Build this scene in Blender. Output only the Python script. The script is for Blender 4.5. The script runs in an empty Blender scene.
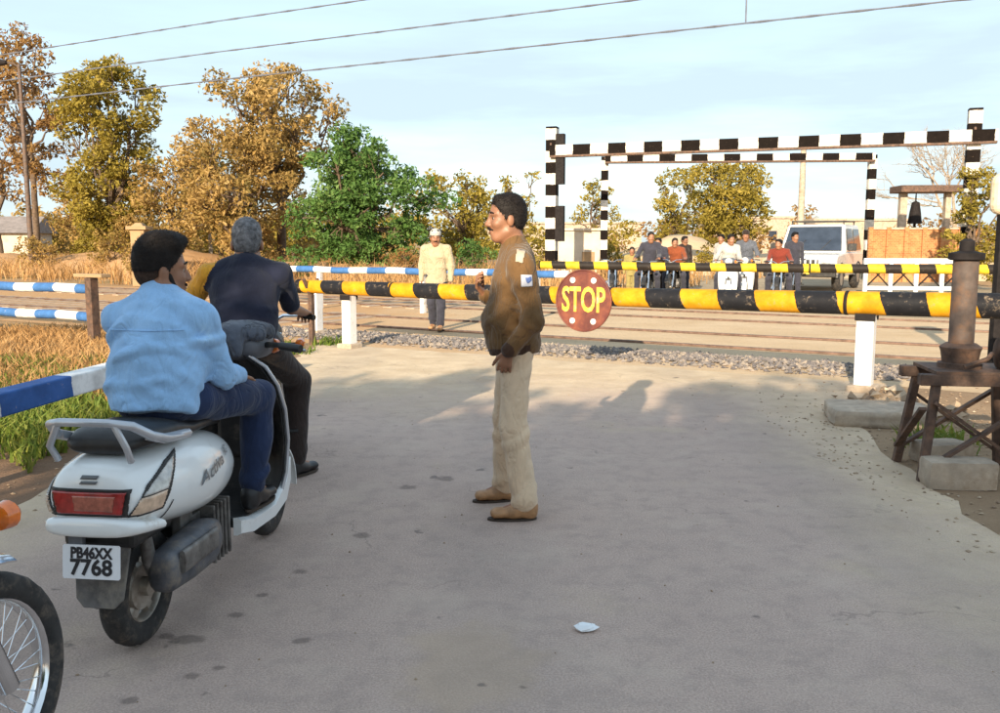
import bpy, math, random
import numpy as np
from mathutils import Vector, Matrix
from mathutils.bvhtree import BVHTree

R = math.radians
PI = math.pi
rng = np.random.default_rng(7)
random.seed(7)
scn = bpy.context.scene
col = scn.collection

# ------------------------------------------------------------------ camera, sky, sun, exposure
cam_d = bpy.data.cameras.new('camera')
cam_d.sensor_fit = 'HORIZONTAL'
cam_d.sensor_width = 36.0
cam_d.lens = 32.4
cam_d.clip_end = 2000.0
cam = bpy.data.objects.new('camera', cam_d)
cam.location = (0, 0, 1.485)
cam.rotation_euler = (R(90 - 7.31), 0, 0)
col.objects.link(cam)
scn.camera = cam

SUN_ELEV = R(19.3)
SUN_AZ = R(18.0)            # the sun stands behind the camera, this far round to the left
sun_from = Vector((-math.sin(SUN_AZ) * math.cos(SUN_ELEV), -math.cos(SUN_AZ) * math.cos(SUN_ELEV), math.sin(SUN_ELEV)))

world = bpy.data.worlds.new('World')
scn.world = world
world.use_nodes = True
wn = world.node_tree.nodes
wl = world.node_tree.links
wn.clear()
w_out = wn.new('ShaderNodeOutputWorld')
w_bg = wn.new('ShaderNodeBackground')
w_bg.inputs['Strength'].default_value = 0.15
sky = wn.new('ShaderNodeTexSky')
sky.sky_type = 'NISHITA'
sky.sun_disc = False
sky.sun_elevation = SUN_ELEV
sky.sun_rotation = math.atan2(sun_from.x, sun_from.y)
sky.air_density = 1.0
sky.dust_density = 1.5
sky.ozone_density = 1.0
sky.altitude = 200
# thin high cloud, even over the whole sky
tc = wn.new('ShaderNodeTexCoord')
mp = wn.new('ShaderNodeMapping')
mp.inputs['Scale'].default_value = (0.9, 1.4, 6.5)
nz = wn.new('ShaderNodeTexNoise')
nz.inputs['Scale'].default_value = 1.7
nz.inputs['Detail'].default_value = 6
nz.inputs['Roughness'].default_value = 0.55
cr = wn.new('ShaderNodeValToRGB')
cr.color_ramp.elements[0].position = 0.36
cr.color_ramp.elements[0].color = (0.60, 0.60, 0.60, 1)
cr.color_ramp.elements[1].position = 0.60
cr.color_ramp.elements[1].color = (0.95, 0.95, 0.95, 1)
mx = wn.new('ShaderNodeMix')
mx.data_type = 'RGBA'
mx.inputs['B'].default_value = (1.95, 2.42, 2.76, 1)
wl.new(tc.outputs['Generated'], mp.inputs['Vector'])
wl.new(mp.outputs['Vector'], nz.inputs['Vector'])
wl.new(nz.outputs['Fac'], cr.inputs['Fac'])
wl.new(cr.outputs['Color'], mx.inputs['Factor'])
wl.new(sky.outputs['Color'], mx.inputs['A'])
wl.new(mx.outputs['Result'], w_bg.inputs['Color'])
wl.new(w_bg.outputs['Background'], w_out.inputs['Surface'])

sun_d = bpy.data.lights.new('sun', 'SUN')
sun_d.energy = 4.0
sun_d.angle = R(0.6)
sun_d.color = (1.0, 0.84, 0.62)
sun = bpy.data.objects.new('sun', sun_d)
sun.rotation_euler = (-sun_from).to_track_quat('-Z', 'Y').to_euler()
sun.location = (-20, -30, 20)
col.objects.link(sun)

scn.view_settings.view_transform = 'Standard'
scn.view_settings.look = 'None'
scn.view_settings.gamma = 1.0
scn.view_settings.exposure = 1.24
scn.view_settings.use_curve_mapping = False
scn.cycles.max_bounces = 6
scn.cycles.transparent_max_bounces = 8

# ------------------------------------------------------------------ materials
def newmat(name):
    m = bpy.data.materials.new(name)
    m.use_nodes = True
    nt = m.node_tree
    return m, nt, nt.nodes['Principled BSDF']

def ramp_mix(nt, fac_socket, a, b, p0=0.35, p1=0.65):
    r = nt.nodes.new('ShaderNodeValToRGB')
    r.color_ramp.elements[0].position = p0
    r.color_ramp.elements[1].position = p1
    r.color_ramp.elements[0].color = (*a, 1)
    r.color_ramp.elements[1].color = (*b, 1)
    nt.links.new(fac_socket, r.inputs['Fac'])
    return r.outputs['Color']

def noise(nt, scale, detail=4, rough=0.6, vec=None, coord='Object', dist=0.0):
    n = nt.nodes.new('ShaderNodeTexNoise')
    n.inputs['Scale'].default_value = scale
    n.inputs['Detail'].default_value = detail
    n.inputs['Roughness'].default_value = rough
    n.inputs['Distortion'].default_value = dist
    if vec is None:
        t = nt.nodes.new('ShaderNodeTexCoord')
        vec = t.outputs[coord]
    nt.links.new(vec, n.inputs['Vector'])
    return n.outputs['Fac']

def mixc(nt, fac, a, b, mode='MIX'):
    m = nt.nodes.new('ShaderNodeMix')
    m.data_type = 'RGBA'
    m.blend_type = mode
    for s, v in (('Factor', fac), ('A', a), ('B', b)):
        if isinstance(v, (int, float)):
            m.inputs[s].default_value = v
        elif isinstance(v, tuple):
            m.inputs[s].default_value = (*v, 1) if len(v) == 3 else v
        else:
            nt.links.new(v, m.inputs[s])
    return m.outputs['Result']

def maths(nt, op, a, b=0.0, clamp=False):
    m = nt.nodes.new('ShaderNodeMath')
    m.operation = op
    m.use_clamp = clamp
    for i, v in enumerate((a, b)):
        if isinstance(v, (int, float)):
            m.inputs[i].default_value = v
        else:
            nt.links.new(v, m.inputs[i])
    return m.outputs[0]

def smooth01(nt, v, lo, hi):
    m = nt.nodes.new('ShaderNodeMapRange')
    m.interpolation_type = 'SMOOTHSTEP'
    nt.links.new(v, m.inputs['Value'])
    m.inputs['From Min'].default_value = lo
    m.inputs['From Max'].default_value = hi
    return m.outputs['Result']

def add_bump(nt, bsdf, height, strength=0.3, dist=0.01):
    b = nt.nodes.new('ShaderNodeBump')
    b.inputs['Strength'].default_value = strength
    b.inputs['Distance'].default_value = dist
    nt.links.new(height, b.inputs['Height'])
    nt.links.new(b.outputs['Normal'], bsdf.inputs['Normal'])

def mat(name, c, rough=0.6, var=0.25, vs=8.0, metal=0.0, bump=0.0, bs=60.0, bd=0.004, dirt=None, dirt_amt=0.5, ds=5.0, spec=None, sheen=0.0, coat=0.0):
    m, nt, b = newmat(name)
    f = noise(nt, vs, 5)
    lo = tuple(v * (1 - var) for v in c)
    hi = tuple(min(1, v * (1 + var)) for v in c)
    cc = ramp_mix(nt, f, lo, hi)
    if dirt:
        d = noise(nt, ds, 7, 0.7)
        fac = smooth01(nt, d, 0.62 - 0.25 * dirt_amt, 0.72)
        cc = mixc(nt, fac, cc, dirt)
    nt.links.new(cc, b.inputs['Base Color'])
    b.inputs['Metallic'].default_value = metal
    rr = noise(nt, vs * 2.3, 4)
    mr = nt.nodes.new('ShaderNodeMapRange')
    nt.links.new(rr, mr.inputs['Value'])
    mr.inputs['To Min'].default_value = max(0.03, rough - 0.12)
    mr.inputs['To Max'].default_value = min(1, rough + 0.12)
    nt.links.new(mr.outputs['Result'], b.inputs['Roughness'])
    if spec is not None:
        b.inputs['Specular IOR Level'].default_value = spec
    if sheen:
        b.inputs['Sheen Weight'].default_value = sheen
    if coat:
        b.inputs['Coat Weight'].default_value = coat
        b.inputs['Coat Roughness'].default_value = 0.08
    if bump:
        add_bump(nt, b, noise(nt, bs, 6, 0.65), bump, bd)
    return m

def stripes(name, a, b_, period, slant=0.0, axis=0, phase=0.0, rough=0.55, wear=(0.25, 0.19, 0.13), wear_amt=0.5):
    """painted bands along a local axis, with chips and grime"""
    m, nt, b = newmat(name)
    t = nt.nodes.new('ShaderNodeTexCoord')
    s = nt.nodes.new('ShaderNodeSeparateXYZ')
    nt.links.new(t.outputs['Object'], s.inputs[0])
    v = s.outputs[axis]
    if slant:
        v = maths(nt, 'ADD', v, maths(nt, 'MULTIPLY', s.outputs[2], slant))
    wob = maths(nt, 'MULTIPLY', noise(nt, 6, 4), 0.06)
    v = maths(nt, 'ADD', v, wob)
    v = maths(nt, 'ADD', maths(nt, 'DIVIDE', v, period), phase)
    fr = maths(nt, 'FRACT', v)
    fac = maths(nt, 'GREATER_THAN', fr, 0.5)
    n1 = noise(nt, 7, 5)
    ca = ramp_mix(nt, n1, tuple(x * 0.8 for x in a), tuple(min(1, x * 1.12) for x in a))
    cb = ramp_mix(nt, n1, tuple(x * 0.75 for x in b_), tuple(min(1, x * 1.2) for x in b_))
    c = mixc(nt, fac, ca, cb)
    w = smooth01(nt, noise(nt, 14, 8, 0.75), 0.66 - 0.12 * wear_amt, 0.74)
    c = mixc(nt, w, c, wear)
    nt.links.new(c, b.inputs['Base Color'])
    b.inputs['Roughness'].default_value = rough
    b.inputs['Specular IOR Level'].default_value = 0.12
    add_bump(nt, b, noise(nt, 90, 4), 0.12, 0.003)
    return m

def leafmat(name, cols, trans=0.35):
    m = bpy.data.materials.new(name)
    m.use_nodes = True
    nt = m.node_tree
    nt.nodes.clear()
    out = nt.nodes.new('ShaderNodeOutputMaterial')
    g = nt.nodes.new('ShaderNodeNewGeometry')
    r = nt.nodes.new('ShaderNodeValToRGB')
    els = r.color_ramp.elements
    while len(els) < len(cols):
        els.new(0.5)
    for i, c in enumerate(cols):
        els[i].position = i / max(1, len(cols) - 1)
        els[i].color = (*c, 1)
    big = noise(nt, 0.55, 3, 0.5)
    f = maths(nt, 'ADD', maths(nt, 'MULTIPLY', g.outputs['Random Per Island'], 0.55), maths(nt, 'MULTIPLY', smooth01(nt, big, 0.3, 0.7), 0.45))
    nt.links.new(f, r.inputs['Fac'])
    d = nt.nodes.new('ShaderNodeBsdfPrincipled')
    d.inputs['Roughness'].default_value = 0.6
    d.inputs['Specular IOR Level'].default_value = 0.25
    tl = nt.nodes.new('ShaderNodeBsdfTranslucent')
    mxs = nt.nodes.new('ShaderNodeMixShader')
    mxs.inputs['Fac'].default_value = trans
    nt.links.new(r.outputs['Color'], d.inputs['Base Color'])
    nt.links.new(r.outputs['Color'], tl.inputs['Color'])
    nt.links.new(d.outputs[0], mxs.inputs[1])
    nt.links.new(tl.outputs[0], mxs.inputs[2])
    nt.links.new(mxs.outputs[0], out.inputs['Surface'])
    return m

def cloth(name, c, var=0.12, weave=420.0, fold=0.25, rough=0.9, sheen=0.15, dirt=None):
    m, nt, b = newmat(name)
    f = noise(nt, 7, 5)
    cc = ramp_mix(nt, f, tuple(v * (1 - var) for v in c), tuple(min(1, v * (1 + var)) for v in c))
    fine = noise(nt, weave, 2)
    cc = mixc(nt, 0.25, cc, ramp_mix(nt, fine, tuple(v * 0.7 for v in c), tuple(min(1, v * 1.3) for v in c)))
    if dirt:
        cc = mixc(nt, smooth01(nt, noise(nt, 5, 6, 0.7), 0.5, 0.75), cc, dirt)
    nt.links.new(cc, b.inputs['Base Color'])
    b.inputs['Roughness'].default_value = rough
    b.inputs['Specular IOR Level'].default_value = 0.2
    b.inputs['Sheen Weight'].default_value = sheen
    b.inputs['Sheen Roughness'].default_value = 0.5
    t = nt.nodes.new('ShaderNodeTexCoord')
    mpn = nt.nodes.new('ShaderNodeMapping')
    mpn.inputs['Rotation'].default_value = (0.5, 0.35, 0.4)
    mpn.inputs['Scale'].default_value = (1.0, 1.0, 0.38)
    nt.links.new(t.outputs['Object'], mpn.inputs['Vector'])
    rid_ = maths(nt, 'ABSOLUTE', maths(nt, 'SUBTRACT', noise(nt, 11, 3, 0.45, vec=mpn.outputs['Vector'], dist=1.2), 0.5))
    rid_ = maths(nt, 'MULTIPLY', smooth01(nt, rid_, 0.0, 0.10), 1.2)
    h = maths(nt, 'ADD', maths(nt, 'ADD', noise(nt, 16, 3, 0.5, dist=0.8), rid_), maths(nt, 'MULTIPLY', fine, 0.06))
    add_bump(nt, b, h, fold * 1.4, 0.012)
    return m

M = {}
M['skin'] = mat('skin_brown', (0.27, 0.125, 0.068), 0.5, 0.14, 14, bump=0.08, bs=200, bd=0.002)
M['skin'].node_tree.nodes['Principled BSDF'].inputs['Subsurface Weight'].default_value = 0.08
M['skin'].node_tree.nodes['Principled BSDF'].inputs['Subsurface Radius'].default_value = (0.012, 0.005, 0.003)
M['eye'] = mat('eye_white', (0.30, 0.25, 0.22), 0.3, 0.05)
M['iris'] = mat('eye_dark', (0.02, 0.012, 0.008), 0.15, 0.05)
M['hair'] = mat('hair_black', (0.012, 0.009, 0.008), 0.6, 0.3, 60, bump=0.5, bs=240, bd=0.004, spec=0.2)
M['clipped'] = mat('clipped_hair', (0.05, 0.032, 0.024), 0.8, 0.35, 90, bump=0.3, bs=300, bd=0.002, spec=0.15)
M['hairgrey'] = mat('hair_grey', (0.15, 0.15, 0.16), 0.6, 0.6, 40, bump=0.7, bs=220, bd=0.006)
M['lip'] = mat('lips', (0.26, 0.10, 0.075), 0.45, 0.1)
M['jacket'] = cloth('olive_brown_wool', (0.138, 0.076, 0.031), 0.12, fold=0.3)
M['khaki'] = cloth('khaki_trousers', (0.66, 0.50, 0.345), 0.10, fold=0.25)
M['tanshoe'] = mat('tan_leather', (0.36, 0.19, 0.085), 0.45, 0.25, 25, bump=0.15, bs=150)
M['sole'] = mat('dark_sole', (0.05, 0.035, 0.025), 0.8)
M['denimshirt'] = cloth('light_blue_denim', (0.30, 0.52, 0.82), 0.12, fold=0.22)
M['jeans'] = cloth('dark_blue_jeans', (0.018, 0.03, 0.075), 0.3, fold=0.16)
M['navy'] = cloth('navy_knit', (0.012, 0.015, 0.032), 0.2, fold=0.10)
M['mustard'] = cloth('mustard_sleeve', (0.62, 0.30, 0.03), 0.15, fold=0.35)
M['browntrouser'] = cloth('dark_brown_trousers', (0.03, 0.02, 0.017), 0.3, fold=0.16)
M['greycloth'] = cloth('grey_cloth', (0.10, 0.11, 0.135), 0.25, fold=0.6)
M['cream'] = cloth('cream_cotton', (0.42, 0.345, 0.225), 0.1, fold=0.4)
M['darkcloth'] = cloth('dark_slacks', (0.04, 0.04, 0.055), 0.25)
M['whitecloth'] = cloth('white_cotton', (0.42, 0.40, 0.37), 0.08)
M['orangecloth'] = cloth('rust_orange_cotton', (0.21, 0.055, 0.022), 0.15)
M['redcloth'] = cloth('red_cotton', (0.17, 0.032, 0.02), 0.15)
M['limecloth'] = cloth('yellow_green_cotton', (0.27, 0.22, 0.08), 0.12)
M['blackshoe'] = mat('black_shoe', (0.014, 0.013, 0.014), 0.45, 0.3, 20)
M['whitepaint'] = mat('white_scooter_paint', (0.80, 0.82, 0.82), 0.22, 0.03, 5, dirt=(0.55, 0.50, 0.43), dirt_amt=0.25, ds=3.5, coat=0.6)
M['blackplastic'] = mat('black_plastic', (0.018, 0.017, 0.017), 0.5, 0.35, 12, bump=0.1, bs=300, bd=0.001, dirt=(0.09, 0.075, 0.06), dirt_amt=0.4, ds=9)
M['greyplastic'] = mat('grey_plastic', (0.11, 0.115, 0.13), 0.5, 0.2, 12)
M['flap'] = mat('dusty_rubber_flap', (0.13, 0.12, 0.115), 0.85, 0.3, 14, dirt=(0.25, 0.22, 0.18), dirt_amt=0.6, ds=8)
M['seat'] = mat('black_vinyl', (0.02, 0.018, 0.018), 0.42, 0.3, 20, bump=0.25, bs=320, bd=0.001)
M['tyre'] = mat('dusty_tyre', (0.028, 0.026, 0.025), 0.85, 0.3, 20, bump=0.3, bs=160, bd=0.003, dirt=(0.14, 0.11, 0.085), dirt_amt=0.55, ds=14)
M['alloy'] = mat('dusty_alloy', (0.42, 0.38, 0.33), 0.45, 0.25, 16, metal=0.6, dirt=(0.25, 0.19, 0.14), dirt_amt=0.7, ds=11)
M['chrome'] = mat('chrome', (0.75, 0.76, 0.78), 0.15, 0.08, 10, metal=1.0)
M['silver'] = mat('silver_paint', (0.50, 0.52, 0.56), 0.32, 0.06, 10, metal=0.5)
M['redlens'] = mat('red_lens', (0.32, 0.018, 0.016), 0.18, 0.3, 30, coat=0.7)
M['paleredlens'] = mat('pale_red_lens', (0.36, 0.10, 0.065), 0.2, 0.3, 40, coat=0.7)
M['amberlens'] = mat('amber_lens', (0.75, 0.17, 0.02), 0.2, 0.2, 30, coat=0.6)
M['clearlens'] = mat('clear_lens', (0.50, 0.48, 0.45), 0.16, 0.3, 24, coat=0.8)
M['peachlens'] = mat('peach_lens', (0.62, 0.44, 0.31), 0.18, 0.25, 24, coat=0.8)
M['plate'] = mat('white_plate', (0.80, 0.81, 0.84), 0.4, 0.05, 8)
M['ink'] = mat('black_lettering', (0.015, 0.015, 0.02), 0.5, 0.1)
M['greyink'] = mat('grey_lettering', (0.13, 0.14, 0.15), 0.35, 0.1)
M['muffler'] = mat('dusty_muffler', (0.10, 0.105, 0.12), 0.55, 0.35, 9, metal=0.3, dirt=(0.26, 0.22, 0.18), dirt_amt=0.7, ds=10, bump=0.2, bs=40)
M['engine'] = mat('engine_metal', (0.20, 0.19, 0.18), 0.5, 0.3, 12, metal=0.6, dirt=(0.05, 0.04, 0.035), dirt_amt=0.6, ds=9)
M['boom'] = stripes('boom_yellow_black', (0.016, 0.016, 0.019), (0.60, 0.275, 0.012), 0.82, slant=0.30, phase=0.05, wear_amt=0.9)
M['boomfar'] = stripes('far_boom_yellow_black', (0.025, 0.02, 0.018), (0.58, 0.40, 0.03), 0.62, slant=0.2, phase=0.2)
M['bluewhite'] = stripes('rail_blue_white', (0.04, 0.12, 0.36), (0.74, 0.74, 0.74), 1.55, phase=0.32, wear=(0.42, 0.38, 0.32))
M['bluewhite2'] = stripes('fence_blue_white', (0.055, 0.15, 0.36), (0.74, 0.74, 0.72), 0.98, phase=0.15, wear=(0.5, 0.42, 0.32))
M['gauge'] = stripes('gauge_black_white', (0.010, 0.007, 0.006), (0.60, 0.56, 0.50), 1.25, wear=(0.3, 0.2, 0.14), wear_amt=0.3, phase=0.3, rough=0.9)
M['gaugev'] = stripes('gauge_post_black_white', (0.010, 0.007, 0.006), (0.60, 0.56, 0.50), 0.78, axis=2, wear=(0.3, 0.2, 0.14), wear_amt=0.3, rough=0.9)
M['whitepost'] = mat('whitewashed_post', (0.76, 0.74, 0.72), 0.75, 0.08, 6, bump=0.2, bs=60, dirt=(0.42, 0.34, 0.26), dirt_amt=0.35, ds=7)
M['rust'] = mat('rusty_steel', (0.10, 0.062, 0.045), 0.75, 0.4, 14, metal=0.2, bump=0.35, bs=70, dirt=(0.19, 0.10, 0.06), dirt_amt=0.7, ds=10)
M['rustgrey'] = mat('weathered_grey_steel', (0.105, 0.078, 0.066), 0.7, 0.35, 9, metal=0.2, bump=0.3, bs=60, dirt=(0.17, 0.09, 0.05), dirt_amt=0.7, ds=7)
M['darksteel'] = mat('dark_painted_steel', (0.018, 0.015, 0.015), 0.75, 0.3, 12, bump=0.1, spec=0.15)
M['signred'] = mat('faded_maroon_sign', (0.11, 0.026, 0.019), 0.6, 0.3, 3.5, dirt=(0.24, 0.07, 0.032), dirt_amt=0.8, ds=4.0)
M['signyellow'] = mat('sign_yellow', (0.85, 0.50, 0.05), 0.5, 0.15, 14, dirt=(0.75, 0.55, 0.3), dirt_amt=0.5, ds=9)
M['reflector'] = mat('white_reflector', (0.85, 0.78, 0.72), 0.2, 0.05)
M['concrete'] = mat('dusty_concrete', (0.42, 0.34, 0.26), 0.9, 0.22, 7, bump=0.5, bs=45, bd=0.01, dirt=(0.30, 0.22, 0.15), dirt_amt=0.6, ds=4)
M['railsteel'] = mat('rail_steel', (0.16, 0.10, 0.075), 0.55, 0.3, 10, metal=0.5)
M['sleeper'] = mat('sleeper_concrete', (0.36, 0.26, 0.18), 0.95, 0.25, 6, bump=0.4, bs=40)
M['wire'] = mat('wire_dark', (0.11, 0.12, 0.15), 0.6, 0.2)
M['limewash'] = mat('limewashed_wall', (0.56, 0.48, 0.385), 0.9, 0.08, 2, dirt=(0.55, 0.42, 0.28), dirt_amt=0.4, ds=1.5)
M['roofgrey'] = mat('grey_roof', (0.22, 0.19, 0.18), 0.9, 0.2, 3)
M['pillar'] = mat('tan_plaster', (0.33, 0.215, 0.115), 0.9, 0.15, 3, bump=0.2)
M['glassdark'] = mat('dark_glass', (0.03, 0.04, 0.06), 0.08, 0.2, 4, spec=0.7)
M['suvwhite'] = mat('white_car_paint', (0.78, 0.77, 0.74), 0.25, 0.03, 3, coat=0.6, dirt=(0.6, 0.5, 0.38), dirt_amt=0.3, ds=2)
M['bark'] = mat('bark', (0.115, 0.078, 0.052), 0.95, 0.35, 9, bump=0.6, bs=30, bd=0.02)
M['palebark'] = mat('pale_bark', (0.30, 0.235, 0.17), 0.95, 0.3, 7, bump=0.5, bs=25, bd=0.02)
M['creambox'] = mat('cream_painted_metal', (0.66, 0.54, 0.38), 0.6, 0.12, 6, dirt=(0.4, 0.25, 0.14), dirt_amt=0.4)
M['litter'] = mat('white_paper', (0.82, 0.84, 0.86), 0.7, 0.05)
M['patch'] = mat('white_patch', (0.50, 0.50, 0.55), 0.8, 0.15)
M['bluepatch'] = mat('blue_patch', (0.10, 0.16, 0.38), 0.8, 0.06)
M['epaulette'] = mat('pale_lanyard', (0.45, 0.36, 0.27), 0.8, 0.15)
L_green = leafmat('leaves_green', [(0.04, 0.085, 0.02), (0.10, 0.20, 0.045), (0.22, 0.31, 0.095)])
L_olive = leafmat('leaves_olive', [(0.13, 0.105, 0.018), (0.29, 0.225, 0.035), (0.44, 0.33, 0.065)])
L_gold = leafmat('leaves_gold', [(0.13, 0.105, 0.028), (0.28, 0.19, 0.055), (0.42, 0.265, 0.085), (0.54, 0.39, 0.17)])
L_brown = leafmat('leaves_brown', [(0.14, 0.075, 0.03), (0.29, 0.16, 0.055), (0.38, 0.25, 0.085)])
L_grass = leafmat('grass_green', [(0.07, 0.11, 0.016), (0.14, 0.20, 0.03), (0.30, 0.27, 0.06)], 0.3)
L_straw = leafmat('grass_straw', [(0.28, 0.15, 0.055), (0.46, 0.26, 0.10), (0.58, 0.38, 0.18)], 0.3)

# ------------------------------------------------------------------ mesh helpers
def tag(o, label=None, cat=None, group=None, kind=None):
    if label: o['label'] = label
    if cat: o['category'] = cat
    if group: o['group'] = group
    if kind: o['kind'] = kind
    return o

def empty(name, loc=(0, 0, 0), rz=0.0, rx=0.0, ry=0.0):
    o = bpy.data.objects.new(name, None)
    o.empty_display_size = 0.1
    o.location = loc
    o.rotation_euler = (rx, ry, rz)
    col.objects.link(o)
    return o

def link_mesh(name, verts, faces, mats, parent=None, midx=None, smooth=False, sharp=40):
    me = bpy.data.meshes.new(name)
    if isinstance(verts, np.ndarray):
        verts = verts.tolist()
    if isinstance(faces, np.ndarray):
        faces = faces.tolist()
    me.from_pydata(verts, [], faces)
    if not isinstance(mats, (list, tuple)):
        mats = [mats]
    for m in mats:
        me.materials.append(m)
    if midx is not None:
        me.polygons.foreach_set('material_index', np.asarray(midx, dtype=np.int32))
    if smooth:
        me.polygons.foreach_set('use_smooth', np.ones(len(me.polygons), dtype=bool))
        if sharp:
            me.set_sharp_from_angle(angle=R(sharp))
    me.update()
    o = bpy.data.objects.new(name, me)
    col.objects.link(o)
    if parent:
        o.parent = parent
    return o

def copy_tree(o, parent=None):
    c = o.copy()
    col.objects.link(c)
    c.parent = parent
    for ch in o.children:
        copy_tree(ch, c)
    return c

def frame(d, up=(0, 0, 1)):
    d = np.array(d, float); d /= np.linalg.norm(d)
    up = np.array(up, float)
    if abs(d @ up) > 0.98 * np.linalg.norm(up):
        up = np.array((1.0, 0, 0))
    s = np.cross(d, up); s /= np.linalg.norm(s)
    u = np.cross(s, d)
    return d, s, u

class MB:
    def __init__(self):
        self.v = []; self.f = []; self.m = []
    def add(self, v, f, mi=0):
        n = len(self.v)
        self.v += [tuple(map(float, p)) for p in v]
        self.f += [tuple(i + n for i in q) for q in f]
        self.m += [mi] * len(f)
    def box(self, c, s, rz=0.0, mi=0, taper=1.0):
        x, y, z = (k / 2 for k in s)
        p = [(-x, -y, -z), (x, -y, -z), (x, y, -z), (-x, y, -z), (-x * taper, -y * taper, z), (x * taper, -y * taper, z), (x * taper, y * taper, z), (-x * taper, y * taper, z)]
        ca, sa = math.cos(rz), math.sin(rz)
        p = [(c[0] + a * ca - b * sa, c[1] + a * sa + b * ca, c[2] + d) for a, b, d in p]
        self.add(p, [(0, 3, 2, 1), (4, 5, 6, 7), (0, 1, 5, 4), (1, 2, 6, 5), (2, 3, 7, 6), (3, 0, 4, 7)], mi)
        return self
    def bar(self, a, b, w, h, up=(0, 0, 1), mi=0):
        a = np.array(a, float); b = np.array(b, float)
        d, s, u = frame(b - a, up)
        p = [q + i * s * w / 2 + j * u * h / 2 for q in (a, b) for i, j in ((-1, -1), (1, -1), (1, 1), (-1, 1))]
        self.add(p, [(0, 1, 2, 3), (7, 6, 5, 4), (0, 4, 5, 1), (1, 5, 6, 2), (2, 6, 7, 3), (3, 7, 4, 0)], mi)
        return self
    def tube(self, pts, r, n=10, mi=0, cap=True):
        pts = [np.array(p, float) for p in pts]
        if not isinstance(r, (list, tuple, np.ndarray)):
            r = [r] * len(pts)
        rings = []
        pu = None
        for i, p in enumerate(pts):
            a = pts[max(0, i - 1)]; b = pts[min(len(pts) - 1, i + 1)]
            d = b - a; d /= (np.linalg.norm(d) + 1e-9)
            if pu is None:
                _, s, u = frame(d)
            else:
                u = pu - d * (pu @ d); u /= (np.linalg.norm(u) + 1e-9); s = np.cross(d, u)
            pu = u
            rings.append([p + r[i] * (math.cos(2 * PI * k / n) * s + math.sin(2 * PI * k / n) * u) for k in range(n)])
        return self.loft(rings, mi, cap)
    def loft(self, rings, mi=0, cap=True, closed=False):
        n = len(rings[0]); v = [p for q in rings for p in q]; f = []
        m = len(rings)
        for i in range(m if closed else m - 1):
            for k in range(n):
                a = i * n + k; b = i * n + (k + 1) % n
                c = ((i + 1) % m) * n + (k + 1) % n; d = ((i + 1) % m) * n + k
                f.append((a, b, c, d))
        if cap and not closed:
            f.append(tuple(reversed(range(n))))
            f.append(tuple((m - 1) * n + k for k in range(n)))
        self.add(v, f, mi)
        return self
    def lathe(self, prof, c, axis=(0, 0, 1), n=24, mi=0, cap=True):
        d, s, u = frame(axis)
        c = np.array(c, float)
        rings = [[c + d * h + r * (math.cos(2 * PI * k / n) * s + math.sin(2 * PI * k / n) * u) for k in range(n)] for r, h in prof]
        return self.loft(rings, mi, cap)
    def torus(self, c, axis, Rr, r, n=40, m=10, squash=1.0, mi=0, arc=None):
        d, s, u = frame(axis)
        c = np.array(c, float); rings = []
        a0, a1 = arc if arc else (0, 2 * PI)
        cnt = n if not arc else n + 1
        for i in range(cnt):
            a = a0 + (a1 - a0) * i / n
            e = math.cos(a) * s + math.sin(a) * u
            rings.append([c + e * (Rr + r * math.cos(2 * PI * k / m)) + d * r * squash * math.sin(2 * PI * k / m) for k in range(m)])
        return self.loft(rings, mi, cap=bool(arc), closed=not arc)
    def prism(self, poly, fn, t0, t1, mi=0):
        """poly: 2-D outline; fn(a, b, t) gives the 3-D point"""
        n = len(poly)
        v = [fn(a, b, t) for t in (t0, t1) for a, b in poly]
        f = [tuple(range(n)), tuple(reversed(range(n, 2 * n)))] + [(k, k + n, (k + 1) % n + n, (k + 1) % n) for k in range(n)]
        self.add(v, f, mi)
        return self
    def build(self, name, mats, parent=None, smooth=False, bevel=0.0, seg=2, sharp=40, sub=0):
        o = link_mesh(name, self.v, self.f, mats, parent, self.m, smooth, sharp)
        if bevel:
            b = o.modifiers.new('bevel', 'BEVEL'); b.width = bevel; b.segments = seg; b.limit_method = 'ANGLE'; b.angle_limit = R(35)
        if sub:
            s = o.modifiers.new('sub', 'SUBSURF'); s.levels = sub; s.render_levels = sub
        return o

def superring(x, zb, zt, hw, n=24, e=2.6):
    cz, hz = (zb + zt) / 2, (zt - zb) / 2
    out = []
    for k in range(n):
        a = 2 * PI * k / n
        c, s = math.cos(a), math.sin(a)
        out.append((x, hw * math.copysign(abs(c) ** (2 / e), c), cz + hz * math.copysign(abs(s) ** (2 / e), s)))
    return out

def text_mesh(txt, size, extrude=0.0, align='CENTER', shear=0.0, bold=0.0, sx=1.0):
    cu = bpy.data.curves.new('txt', 'FONT')
    cu.body = txt; cu.size = size; cu.align_x = align; cu.align_y = 'CENTER'; cu.extrude = extrude; cu.shear = shear; cu.offset = bold
    cu.resolution_u = 3
    o = bpy.data.objects.new('txt', cu)
    col.objects.link(o)
    dg = bpy.context.evaluated_depsgraph_get()
    dg.update()
    me = bpy.data.meshes.new_from_object(o.evaluated_get(dg))
    bpy.data.objects.remove(o)
    v = [(p.co.x * sx, p.co.y, p.co.z) for p in me.vertices]
    f = [tuple(p.vertices) for p in me.polygons]
    bpy.data.meshes.remove(me)
    return v, f

# ------------------------------------------------------------------ implicit surfaces (bodies and clothes)
def prim_cap(a, b, ra, rb, mi=0, k=0.02, op='add'):
    return dict(t='cap', a=np.array(a, float), b=np.array(b, float), ra=ra, rb=rb, mi=mi, k=k, op=op)

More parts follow.
